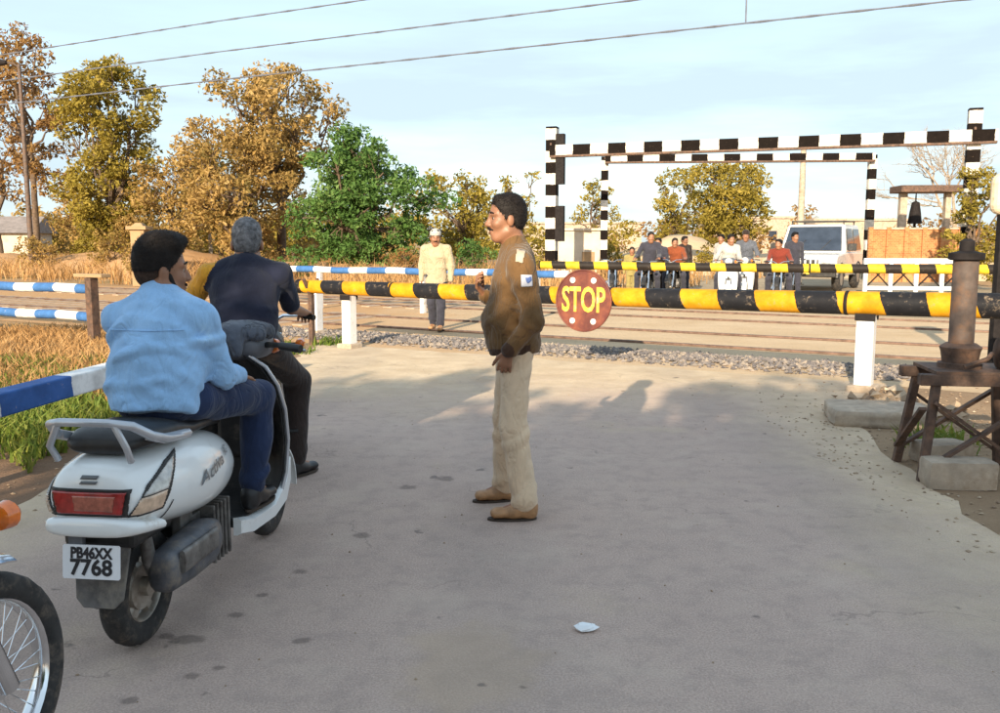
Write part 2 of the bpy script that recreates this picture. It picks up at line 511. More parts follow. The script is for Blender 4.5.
def prim_ecap(a, b, side, wa, da, wb, db, mi=0, k=0.03, op='add'):
    """elliptical capsule: half-width along side, half-depth across"""
    return dict(t='ecap', a=np.array(a, float), b=np.array(b, float), side=np.array(side, float), wa=wa, da=da, wb=wb, db=db, mi=mi, k=k, op=op)

def prim_ell(c, F, r, mi=0, k=0.015, op='add'):
    return dict(t='ell', c=np.array(c, float), F=np.array(F, float), r=np.array(r, float), mi=mi, k=k, op=op)

def prim_plane(c, n, k=0.005, op='int', mi=0):
    return dict(t='plane', c=np.array(c, float), n=np.array(n, float) / np.linalg.norm(n), k=k, op=op, mi=mi)

def pbounds(p):
    if p['t'] == 'cap':
        r = max(p['ra'], p['rb'])
        return np.minimum(p['a'], p['b']) - r, np.maximum(p['a'], p['b']) + r
    if p['t'] == 'ecap':
        r = max(p['wa'], p['wb'], p['da'], p['db'])
        return np.minimum(p['a'], p['b']) - r, np.maximum(p['a'], p['b']) + r
    if p['t'] == 'ell':
        r = p['r'].max()
        return p['c'] - r, p['c'] + r
    return None

def peval(p, P):
    if p['t'] == 'plane':
        return (P - p['c']) @ p['n']
    if p['t'] == 'ell':
        q = (P - p['c']) @ p['F'].T
        k0 = np.sqrt(((q / p['r']) ** 2).sum(-1)) + 1e-9
        k1 = np.sqrt(((q / p['r'] ** 2) ** 2).sum(-1)) + 1e-9
        return k0 * (k0 - 1) / k1
    a, b = p['a'], p['b']
    ab = b - a; L2 = ab @ ab + 1e-12
    pa = P - a
    t = np.clip((pa @ ab) / L2, 0, 1)
    q = pa - t[..., None] * ab
    if p['t'] == 'cap':
        return np.sqrt((q ** 2).sum(-1)) - (p['ra'] + (p['rb'] - p['ra']) * t)
    d = ab / math.sqrt(L2)
    s = p['side'] - d * (p['side'] @ d); s /= np.linalg.norm(s)
    f = np.cross(d, s)
    w = p['wa'] + (p['wb'] - p['wa']) * t
    h = p['da'] + (p['db'] - p['da']) * t
    m = np.minimum(w, h)
    qs, qf, qd = q @ s, q @ f, q @ d
    return (np.sqrt((qs / w) ** 2 + (qf / h) ** 2 + (qd / m) ** 2) - 1) * m

def sdf_mesh(name, prims, h, mats, parent=None, disp=None, amp=0.0, smooth_it=5):
    lo = np.full(3, 1e9); hi = np.full(3, -1e9)
    for p in prims:
        if p['op'] == 'add':
            a, b = pbounds(p)
            lo = np.minimum(lo, a); hi = np.maximum(hi, b)
    lo -= 4 * h + amp; hi += 4 * h + amp
    n = np.ceil((hi - lo) / h).astype(int) + 1
    ax = [lo[i] + h * np.arange(n[i]) for i in range(3)]
    D = np.full(n, 0.12, np.float32)
    I = np.zeros(n, np.int16)
    for p in prims:
        bd = pbounds(p)
        if bd is None:
            sl = tuple(slice(0, n[i]) for i in range(3))
        else:
            pad = p['k'] + 0.05
            i0 = np.clip(np.floor((bd[0] - pad - lo) / h).astype(int), 0, n)
            i1 = np.clip(np.ceil((bd[1] + pad - lo) / h).astype(int) + 1, 0, n)
            if (i1 <= i0).any():
                continue
            sl = tuple(slice(i0[i], i1[i]) for i in range(3))
        X, Y, Z = np.meshgrid(ax[0][sl[0]], ax[1][sl[1]], ax[2][sl[2]], indexing='ij')
        d = peval(p, np.stack([X, Y, Z], -1)).astype(np.float32)
        A = D[sl]; k = max(p['k'], 1e-5)
        if p['op'] == 'add':
            hh = np.clip(0.5 + 0.5 * (A - d) / k, 0, 1)
            I[sl] = np.where(d < A, p['mi'], I[sl])
            D[sl] = A * (1 - hh) + d * hh - k * hh * (1 - hh)
        else:
            if p['op'] == 'sub':
                d = -d
            hh = np.clip(0.5 - 0.5 * (A - d) / k, 0, 1)
            D[sl] = A * (1 - hh) + d * hh + k * hh * (1 - hh)
    if disp is not None:
        near = np.argwhere(np.abs(D) < amp + 2.5 * h)
        P = lo + near * h
        D[tuple(near.T)] += disp(P).astype(np.float32)
    S = D < 0
    C = np.zeros(tuple(n - 1), np.int8)
    for i in (0, 1):
        for j in (0, 1):
            for k in (0, 1):
                C += S[i:n[0] - 1 + i, j:n[1] - 1 + j, k:n[2] - 1 + k]
    act = np.argwhere((C > 0) & (C < 8))
    idx = np.full(tuple(n - 1), -1, np.int64)
    idx[tuple(act.T)] = np.arange(len(act))
    acc = np.zeros((len(act), 3)); cnt = np.zeros(len(act))
    cs = [(0, 0, 0), (1, 0, 0), (0, 1, 0), (1, 1, 0), (0, 0, 1), (1, 0, 1), (0, 1, 1), (1, 1, 1)]
    for e0, e1 in ((0, 1), (2, 3), (4, 5), (6, 7), (0, 2), (1, 3), (4, 6), (5, 7), (0, 4), (1, 5), (2, 6), (3, 7)):
        c0 = np.array(cs[e0]); c1 = np.array(cs[e1])
        v0 = D[tuple((act + c0).T)]; v1 = D[tuple((act + c1).T)]
        x = (v0 < 0) != (v1 < 0)
        t = np.where(x, v0 / np.where(v0 == v1, 1, v0 - v1), 0)
        acc += np.where(x[:, None], c0 + t[:, None] * (c1 - c0), 0); cnt += x
    V = lo + (act + acc / cnt[:, None]) * h
    mid_v = I[tuple(act.T)]
    F = []
    for axis in range(3):
        o1, o2 = (axis + 1) % 3, (axis + 2) % 3
        sl0 = [slice(None)] * 3; sl1 = [slice(None)] * 3
        sl0[axis] = slice(0, -1); sl1[axis] = slice(1, None)
        a, b = S[tuple(sl0)], S[tuple(sl1)]
        E = np.argwhere(a != b)
        m = (E[:, o1] > 0) & (E[:, o2] > 0) & (E[:, o1] < n[o1] - 1) & (E[:, o2] < n[o2] - 1)
        E = E[m]
        inside = a[tuple(E.T)]
        d1 = np.zeros(3, int); d1[o1] = 1
        d2 = np.zeros(3, int); d2[o2] = 1
        q = np.stack([idx[tuple((E - d1 - d2).T)], idx[tuple((E - d2).T)], idx[tuple(E.T)], idx[tuple((E - d1).T)]], 1)
        q = np.where(inside[:, None], q, q[:, ::-1])
        F.append(q)
    F = np.concatenate(F)
    F = F[(F >= 0).all(1)]
    nv = len(V)
    E0 = np.concatenate([F[:, [0, 1]], F[:, [1, 2]], F[:, [2, 3]], F[:, [3, 0]]])
    deg = np.bincount(E0[:, 0], minlength=nv) + np.bincount(E0[:, 1], minlength=nv)
    for it in range(smooth_it):
        lam = 0.55 if it % 2 == 0 else -0.30
        A2 = np.stack([np.bincount(E0[:, 0], V[E0[:, 1], c], nv) + np.bincount(E0[:, 1], V[E0[:, 0], c], nv) for c in range(3)], 1)
        A2 /= np.maximum(deg, 1)[:, None]
        V = np.where(deg[:, None] > 0, V + lam * (A2 - V), V)
    if not isinstance(mats, (list, tuple)):
        mats = [mats]
    mid = mid_v[F[:, 0]] if len(mats) > 1 else None
    return link_mesh(name, V, F, mats, parent, mid, True, 0)

def wrinkles(seed, amp=0.004, f=32.0, creases=()):
    g = np.random.default_rng(seed)
    ks = g.normal(size=(9, 3)) * f * 0.5 * g.uniform(0.45, 1.3, (9, 1))
    ph = g.uniform(0, 2 * PI, 9)
    g0 = g.normal(size=(16, 3))
    def fn(P):
        w = P + 0.03 * np.sin(P[:, [1, 2, 0]] * 13 + seed)
        s = np.sin(w @ ks.T + ph)
        d = amp * (1 - 2 * np.abs(s[:, :5])).mean(1) * 1.6 + amp * s[:, 5:].mean(1)
        for ci, (c, axis, a, lam, rad) in enumerate(creases):
            q = w - np.array(c)
            r2 = (q ** 2).sum(1)
            axn = np.array(axis, float); axn /= np.linalg.norm(axn)
            tv = np.cross(axn, g0[ci % 16]); tv /= np.linalg.norm(tv)
            tw = np.cross(axn, tv)
            t = q @ axn
            s1 = np.sin(t * PI / lam + 2.2 * np.sin((q @ tv) * 7 + ci) + (q @ tw) * 6 + ci)
            s2 = np.sin(t * PI / (lam * 1.63) + 1.8 * np.sin((q @ tw) * 9 + 2 * ci) - (q @ tv) * 8)
            ridge = np.clip(s1 * 0.6 + s2 * 0.6 - 0.25, 0, 1)
            d -= 2.6 * a * ridge * np.exp(-r2 / rad ** 2)
        return d
    return fn

def head_prims(c, fwd, up, s=1.0):
    f, l, u = head_frame(fwd, up)
    F = np.stack([f, l, u])
    c = np.array(c, float)
    def q(x, y, z): return c + s * (x * f + y * l + z * u)
    P = [prim_ell(q(-0.008, 0, 0.035), F, s * np.array((0.096, 0.076, 0.092)), k=0.01),
         prim_ell(q(0.03, 0, -0.035), F, s * np.array((0.062, 0.060, 0.088)), k=0.03 * s),
         prim_cap(q(0.062, -0.012, -0.100), q(0.062, 0.012, -0.100), 0.022 * s, 0.022 * s, k=0.025 * s),
         prim_cap(q(0.0, 0.052, -0.07), q(0.05, 0.022, -0.102), 0.018 * s, 0.018 * s, k=0.03 * s),
         prim_cap(q(0.0, -0.052, -0.07), q(0.05, -0.022, -0.102), 0.018 * s, 0.018 * s, k=0.03 * s)]
    for y in (-1, 1):
        P += [prim_ell(q(0.058, y * 0.043, -0.028), F, s * np.array((0.026, 0.022, 0.022)), k=0.02 * s),
              prim_cap(q(0.083, y * 0.012, 0.022), q(0.070, y * 0.05, 0.024), 0.011 * s, 0.009 * s, k=0.014 * s),
              prim_ell(q(0.097, y * 0.032, 0.002), F, s * np.array((0.016, 0.017, 0.012)), k=0.012 * s, op='sub'),
              prim_ell(q(-0.008, y * 0.076, -0.012), F, s * np.array((0.020, 0.012, 0.032)), k=0.006 * s)]
    P += [prim_cap(q(0.090, 0, 0.008), q(0.108, 0, -0.030), 0.009 * s, 0.014 * s, k=0.012 * s),
          prim_cap(q(0.097, -0.013, -0.034), q(0.097, 0.013, -0.034), 0.010 * s, 0.010 * s, k=0.008 * s),
          prim_cap(q(0.086, -0.018, -0.064), q(0.086, 0.018, -0.064), 0.009 * s, 0.009 * s, k=0.007 * s),
          prim_cap(q(0.083, -0.016, -0.078), q(0.083, 0.016, -0.078), 0.010 * s, 0.010 * s, k=0.007 * s)]
    return P, q, F

def head_frame(fwd, up):
    f = np.array(fwd, float); f /= np.linalg.norm(f)
    u = np.array(up, float); u = u - f * (u @ f); u /= np.linalg.norm(u)
    return f, np.cross(u, f), u

def hand_prims(wr, d, pn, side, curl=0.5, s=1.0, spread=0.12):
    """wrist, pointing direction, palm normal, side +1 when the thumb leaves towards cross(d, pn)"""
    d = np.array(d, float); d /= np.linalg.norm(d)
    pn = np.array(pn, float); pn -= d * (pn @ d); pn /= np.linalg.norm(pn)
    t = np.cross(d, pn) * side
    wr = np.array(wr, float)
    P = [prim_ecap(wr + d * 0.012 * s, wr + d * 0.075 * s, t, 0.026 * s, 0.014 * s, 0.038 * s, 0.014 * s, k=0.015)]
    lens = (0.070, 0.078, 0.072, 0.056)
    for i in range(4):
        o = (1.5 - i) * 0.0195 * s
        base = wr + d * 0.078 * s + t * o
        dr = d + t * (1.5 - i) * spread * 0.5
        ang = 0.0
        p0 = base
        for j, (fr, rr) in enumerate(((0.45, 0.0088), (0.32, 0.0080), (0.23, 0.0072))):
            ang += curl * (0.55 if j == 0 else 0.75)
            dd = dr * math.cos(ang) + pn * math.sin(ang); dd = dd / np.linalg.norm(dd)
            p1 = p0 + dd * lens[i] * fr * s * 1.12
            P.append(prim_cap(p0, p1, rr * s * 1.04, rr * s * 0.95, k=0.005))
            p0 = p1
    p0 = wr + d * 0.025 * s + t * 0.028 * s
    for fr, a, rr in ((0.042, 0.9, 0.0115), (0.034, 0.6, 0.0098), (0.026, 0.4, 0.0088)):
        a *= 1 - 0.55 * min(1, curl)
        dd = d * math.cos(a) + t * math.sin(a) + pn * (0.25 + 0.3 * curl); dd /= np.linalg.norm(dd)
        p1 = p0 + dd * fr * s
        P.append(prim_cap(p0, p1, rr * s, rr * s * 0.95, k=0.006))
        p0 = p1
    return P

def figure(name, label, group, J, o, root_loc, rz=0.0):
    """a clothed person; J holds joints in the frame of the root"""
    root = empty(name, root_loc, rz)
    tag(root, label, 'person', group)
    J = {k: np.array(v, float) for k, v in J.items()}
    h = o.get('h', 0.0055); hc = o.get('hc', 0.007); b = o.get('bulk', 1.0); seed = o.get('seed', 1)
    side = J['shL'] - J['shR']; side /= np.linalg.norm(side)
    hs = o.get('head', 1.0)
    hp, q, F = head_prims(J['head'], J['hf'], J['hu'], hs)
    neck_t = q(-0.022, 0, -0.07)
    shm = (J['shL'] + J['shR']) / 2
    body = list(hp)
    body.append(prim_cap(neck_t, J['neck'], 0.056 * hs, 0.062 * hs, k=0.03))
    body.append(prim_ecap(J['chest'], J['pelvis'], side, 0.12 * b, 0.08 * b, 0.12 * b, 0.08 * b))
    body.append(prim_cap(J['neck'], J['chest'], 0.06, 0.08, k=0.04))
    for s, sg in (('L', 1), ('R', -1)):
        body.append(prim_cap(shm + (J['sh' + s] - shm) * 0.3, J['sh' + s], 0.05, 0.045, k=0.03))
        body.append(prim_cap(J['sh' + s], J['el' + s], 0.042 * b, 0.036 * b))
        body.append(prim_cap(J['el' + s], J['wr' + s], 0.038 * b, 0.025, k=0.02))
        body += hand_prims(J['wr' + s], J['hd' + s], J['pn' + s], o.get('thumb' + s, 1), o.get('curl' + s, 0.5), o.get('hand', 1.0))
        body.append(prim_cap(J['hp' + s], J['kn' + s], 0.065 * b, 0.045 * b))
        body.append(prim_cap(J['kn' + s], J['an' + s], 0.045 * b, 0.028))
        toe = J['toe' + s]
        body.append(prim_cap(J['an' + s], J['an' + s] * 0.45 + toe * 0.55, 0.028, 0.016))
    skin = o.get('skin', M['skin'])
    bd = sdf_mesh('body', body, h, skin, root)
    # eyes
    if o.get('face', True):
        for y in (-1, 1):
            MB().lathe([(0.001, 0.0125 * hs), (0.007 * hs, 0.0105 * hs), (0.0115 * hs, 0.005 * hs), (0.0125 * hs, 0), (0.009 * hs, -0.008 * hs)], q(0.0705, y * 0.032, 0.002), F[0], 12).build('eye', M['eye'], bd, True)
            MB().lathe([(0.0005, 0.0138 * hs), (0.0055 * hs, 0.0126 * hs), (0.0085 * hs, 0.0098 * hs)], q(0.0705, y * 0.032, 0.002), F[0], 12).build('iris', M['iris'], bd, True)
            MB().tube([q(0.091, y * 0.014, 0.029), q(0.092, y * 0.034, 0.035), q(0.077, y * 0.053, 0.028)], [0.003 * hs, 0.005 * hs, 0.003 * hs], 6).build('eyebrow', o.get('hairmat', M['hair']), bd, True)
        MB().tube([q(0.0925, -0.022, -0.071), q(0.0965, 0, -0.070), q(0.0925, 0.022, -0.071)], [0.002, 0.005 * hs, 0.002], 6).build('lips', M['lip'], bd, True)
    # hair
    hm = o.get('hairmat', M['hair'])
    hr = o.get('hair', 'short')
    if hr:
        hz = o.get('hairlift', 0.0)
        P = [prim_ell(q(-0.012, 0, 0.042 + hz * 0.5), F, hs * np.array((0.1005, 0.0795, 0.0945 + hz)), k=0.01),
             prim_ell(q(-0.040, 0, -0.005), F, hs * np.array((0.066, 0.070, 0.070)), k=0.02),
             prim_cap(q(-0.01, 0.066, 0.03), q(0.012, 0.071, 0.0), 0.012 * hs, 0.008 * hs, k=0.01),
             prim_cap(q(-0.01, -0.066, 0.03), q(0.012, -0.071, 0.0), 0.012 * hs, 0.008 * hs, k=0.01),
             prim_cap(q(0.040, -0.04, 0.100), q(0.045, 0.03, 0.104), 0.024 * hs, 0.026 * hs, k=0.02)]
        if o.get('quiff'):
            P.append(prim_cap(q(0.035, -0.03, 0.108), q(0.078, -0.012, 0.118), 0.036 * hs, 0.024 * hs, k=0.03))
            P.append(prim_cap(q(-0.02, -0.03, 0.12), q(0.06, 0.03, 0.125), 0.03 * hs, 0.03 * hs, k=0.03))
        P += [prim_ell(q(0.085, 0, -0.028), F, hs * np.array((0.074, 0.095, 0.105)), k=0.008, op='sub'),
              prim_ell(q(0.010, 0, -0.075), F, hs * np.array((0.050, 0.2, 0.068)), k=0.01, op='sub'),
              prim_plane(q(0, 0, o.get('hairlow', -0.072)), -F[2], k=0.01)]
        sf = F[1]
        g = np.random.default_rng(seed + 5)
        ks = g.normal(size=(7, 3)) * 260
        ho = sdf_mesh('hair', P, 0.0042, hm, bd, lambda X: 0.0011 * np.sin(X @ ks.T).mean(1) * 2.2, 0.005)
        if o.get('fade'):
            PF = [prim_ell(q(-0.010, 0, 0.038), F, hs * np.array((0.0975, 0.0772, 0.0935)), k=0.01), prim_ell(q(-0.040, 0, -0.008), F, hs * np.array((0.062, 0.066, 0.068)), k=0.02)] + P[-3:-1] + [prim_plane(q(0, 0, -0.062), -F[2] + 0.25 * F[0], k=0.01)]
            sdf_mesh('clipped_hair', PF, 0.0045, M['clipped'], bd)
        if o.get('strands'):
            nvv = len(ho.data.vertices)
            co = np.empty(nvv * 3); ho.data.vertices.foreach_get('co', co); co = co.reshape(-1, 3)
            nr = np.empty(nvv * 3); ho.data.vertices.foreach_get('normal', nr); nr = nr.reshape(-1, 3)
            pk = g.choice(nvv, o['strands'])
            b0 = co[pk]; n0 = nr[pk]
            dn = -F[2] * 0.8 - F[0] * 0.5 + g.normal(size=(len(pk), 3)) * 0.45
            upk = ((b0 - q(0, 0, 0.06)) @ F[2]) > 0
            dn = np.where(upk[:, None], F[0] * 0.7 + g.normal(size=(len(pk), 3)) * 0.5, dn)
            dn -= n0 * (dn * n0).sum(1)[:, None]
            dn /= np.linalg.norm(dn, axis=1)[:, None]
            sd = np.cross(dn, n0) * 0.0011
            Ln = g.uniform(0.010, 0.024, (len(pk), 1))
            tip = b0 + (dn * 0.9 + n0 * g.uniform(0.1, 0.42, (len(pk), 1))) * Ln
            b1 = b0 - n0 * 0.002
            VV = np.stack([b1 - sd, b1 + sd, tip], 1).reshape(-1, 3)
            link_mesh('hair_strands', VV, np.arange(len(VV)).reshape(-1, 3), hm, ho)['kind'] = 'stuff'
    if o.get('moustache'):
        MB().tube([q(0.080, -0.034, -0.062), q(0.096, -0.018, -0.054), q(0.101, 0, -0.050), q(0.096, 0.018, -0.054), q(0.080, 0.034, -0.062)], [0.003, 0.0075 * hs, 0.0075 * hs, 0.0075 * hs, 0.003], 8).build('moustache', M['hair'], bd, True)
    if o.get('beard'):
        P = []
        for y in (-1, 1):
            P += [prim_cap(q(0.012, y * 0.066, -0.02), q(0.03, y * 0.057, -0.075), 0.014, 0.020, k=0.015),
                  prim_cap(q(0.03, y * 0.057, -0.075), q(0.068, y * 0.020, -0.110), 0.022, 0.026, k=0.015)]
        P.append(prim_cap(q(0.075, -0.018, -0.105), q(0.075, 0.018, -0.105), 0.025, 0.025, k=0.02))
        P.append(prim_cap(q(0.093, -0.022, -0.056), q(0.093, 0.022, -0.056), 0.008, 0.008, k=0.01))
        sdf_mesh('beard', P, 0.0045, M['hair'], bd)
    if o.get('cap'):
        P = [prim_ell(q(-0.010, 0, 0.062), F, hs * np.array((0.108, 0.088, 0.085)), k=0.01), prim_plane(q(0, 0, 0.035), -F[2])]
        sdf_mesh('cap', P, 0.006, o['cap'], bd)
    # shirt / jacket
    sm = o['shirt']; sl = o.get('sleeve', 1.0); hem = J.get('hem', J['pelvis'])
    cw = o.get('chest_w', 0.165) * b; cd = o.get('chest_d', 0.115) * b
    ww = o.get('waist_w', 0.16) * b; wd = o.get('waist_d', 0.115) * b
    hw = o.get('hem_w', 0.175) * b; hdp = o.get('hem_d', 0.13) * b
    waist = J.get('waist', (J['chest'] + J['pelvis']) / 2)
    P = [prim_ecap(J['chest'], waist, side, cw, cd, ww, wd, k=0.05),
         prim_ecap(waist, hem, side, ww, wd, hw, hdp, k=0.05),
         prim_ecap(shm + (J['neck'] - shm) * 0.2, J['chest'], side, cw * 0.92, cd * 0.78, cw, cd, k=0.05),
         prim_cap(J['neck'] * 0.8 + shm * 0.2, shm, 0.066, 0.08, k=0.05)]
    if 'belly' in J:
        P.append(prim_ell(J['belly'], np.stack([np.cross(side, (0, 0, 1)), side, (0, 0, 1)]), o['belly_r'], k=0.06))
    cr = []
    for s in 'LR':
        sh, el, wr = J['sh' + s], J['el' + s], J['wr' + s]
        smi = 1 if o.get('sleevemat') and s == 'L' else 0
        aw = o.get('arm_r', 1.0)
        P.append(prim_cap(J['neck'] * 0.55 + shm * 0.45 + (sh - shm) * 0.25, sh, 0.052 * b, 0.058 * b, mi=smi, k=0.045))
        if sl >= 1:
            P.append(prim_cap(sh, el, 0.060 * b * aw, 0.050 * b * aw, mi=smi, k=0.035))
            P.append(prim_cap(el, el + (wr - el) * 0.97, 0.050 * b * aw, 0.038 * aw, mi=smi, k=0.025))
            cr.append((el, wr - sh, 0.009, 0.05, 0.10))
            cr.append(((sh + el) / 2, el - sh + np.array((0.1, 0, 0)), 0.006, 0.06, 0.09))
        else:
            P.append(prim_cap(sh, sh + (el - sh) * sl, 0.062 * b, 0.058 * b, mi=smi, k=0.03))
    cr.append((waist, J['chest'] - J['pelvis'], 0.005, 0.045, 0.2))
    cr += o.get('creases', [])
    if o.get('collar', True):
        P.append(prim_cap(J['neck'] * 0.9 + neck_t * 0.1, J['neck'] * 0.6 + neck_t * 0.4, 0.069 * hs, 0.064 * hs, k=0.012))
        P.append(prim_cap(neck_t, neck_t * 0.62 + J['neck'] * 0.38, 0.058 * hs, 0.058 * hs, k=0.006, op='sub'))
    cutd = (hem - waist); cutd /= np.linalg.norm(cutd)
    P.append(prim_plane(hem + cutd * o.get('hem_drop', 0.06), cutd))
    shirt = sdf_mesh('jacket' if o.get('jacket') else 'shirt', P, hc, [sm, o['sleevemat']] if o.get('sleevemat') else sm, root, wrinkles(seed, o.get('wr', 0.0045), 30, cr), 0.02)
    # trousers
    tw = o.get('leg_r', 1.0) * b
    P = [prim_ecap(J['pelvis'] + (waist - J['pelvis']) * 0.2, J['pelvis'], side, 0.145 * b, 0.10 * b, 0.155 * b, 0.108 * b, k=0.05)]
    cr = []
    for s in 'LR':
        hp_, kn, an = J['hp' + s], J['kn' + s], J['an' + s]
        P.append(prim_cap(hp_, kn, 0.090 * tw, 0.072 * tw, k=0.035))
        P.append(prim_cap(kn, an + (kn - an) * o.get('cuff', 0.06), 0.072 * tw, o.get('cuff_r', 0.062), k=0.03))
        cr.append((kn, an - hp_ + np.array((0.12, 0.06, 0)), 0.008, 0.075, 0.13))
        cr.append((an + (kn - an) * 0.12, an - kn + np.array((0.1, -0.1, 0)), 0.009, 0.06, 0.10))
        cr.append((hp_, kn - hp_ + np.array((0.15, 0.1, 0)), 0.008, 0.075, 0.13))
    sdf_mesh('trousers', P, hc, o['trousers'], root, wrinkles(seed + 3, o.get('wr', 0.0045), 26, cr), 0.02)
    # shoes
    for s in 'LR':
        an, toe = J['an' + s], J['toe' + s]
        up = np.array(J.get('up' + s, (0, 0, 1.0)), float)
        d = toe - an; d -= up * (d @ up); d /= np.linalg.norm(d)
        ct = np.cross(up, d)
        g0 = an - up * ((an - toe) @ up)
        heel = g0 - d * 0.055
        k = o.get('shoe', 1.0)
        P = [prim_ecap(heel + d * 0.03 + up * 0.012, toe - d * 0.04 + up * 0.004, ct, 0.036 * k, 0.030 * k, 0.043 * k, 0.026 * k, k=0.02),
             prim_cap(an + up * 0.0, g0 + d * 0.06 + up * 0.012, 0.044 * k, 0.034 * k, k=0.035),
             prim_cap(heel + d * 0.025 + up * 0.04, heel + d * 0.03, 0.036 * k, 0.036 * k, k=0.02),
             prim_plane(g0 - up * 0.024, -up, k=0.006)]
        shoe = sdf_mesh('shoe', P, 0.006, o['shoes'], root)
        ring = []
        L = (toe - heel) @ d
        for z in (-0.034, -0.022):
            rg = []
            for a in range(20):
                t = 2 * PI * a / 20
                x = 0.5 - 0.53 * math.cos(t); w = 0.043 * k * math.sin(t) * (0.85 + 0.2 * x)
                rg.append(heel + d * (L * (x * 0.98)) + ct * w + up * z)
            ring.append(rg)
        MB().loft(ring).build('sole', M['sole'], shoe, True)
    return root, q, F, bd

# ------------------------------------------------------------------ the lie of the land: the railway runs at 30 degrees to the picture
UX, UY = math.cos(R(30)), -math.sin(R(30))
NX, NY = math.sin(R(30)), math.cos(R(30))
RZ = R(-30)
def T(t, s, z=0.0):
    return (t * UX + s * NX, t * UY + s * NY, z)

def flat(name, poly, z, m, kind='structure', label=None, cat=None):
    o = link_mesh(name, [(x, y, z) for x, y in poly], [tuple(range(len(poly)))], m)
    return tag(o, label, cat, kind=kind)

def jitter(poly, step=0.25, amp=0.06, seed=3, closed=True):
    g = random.Random(seed); out = []
    n = len(poly)
    for i in range(n):
        a, b = poly[i], poly[(i + 1) % n]
        L = math.hypot(b[0] - a[0], b[1] - a[1]); k = max(1, int(L / step))
        for j in range(k):
            t = j / k
            out.append((a[0] + (b[0] - a[0]) * t + g.uniform(-amp, amp), a[1] + (b[1] - a[1]) * t + g.uniform(-amp, amp)))
    return out

def ground_mat():
    m, nt, b = newmat('dry_ground')
    c = ramp_mix(nt, noise(nt, 0.35, 8, 0.65), (0.36, 0.215, 0.105), (0.54, 0.37, 0.20), 0.3, 0.7)
    c = mixc(nt, smooth01(nt, noise(nt, 1.1, 6, 0.7), 0.50, 0.62), c, (0.38, 0.225, 0.10))
    c = mixc(nt, smooth01(nt, noise(nt, 0.22, 5, 0.6), 0.56, 0.66), c, (0.13, 0.125, 0.035))
    c = mixc(nt, maths(nt, 'MULTIPLY', noise(nt, 70, 4), 0.5), c, (0.20, 0.13, 0.08))
    nt.links.new(c, b.inputs['Base Color'])
    b.inputs['Roughness'].default_value = 0.95
    b.inputs['Specular IOR Level'].default_value = 0.1
    add_bump(nt, b, noise(nt, 14, 9, 0.7), 0.7, 0.04)
    return m
M['ground'] = ground_mat()

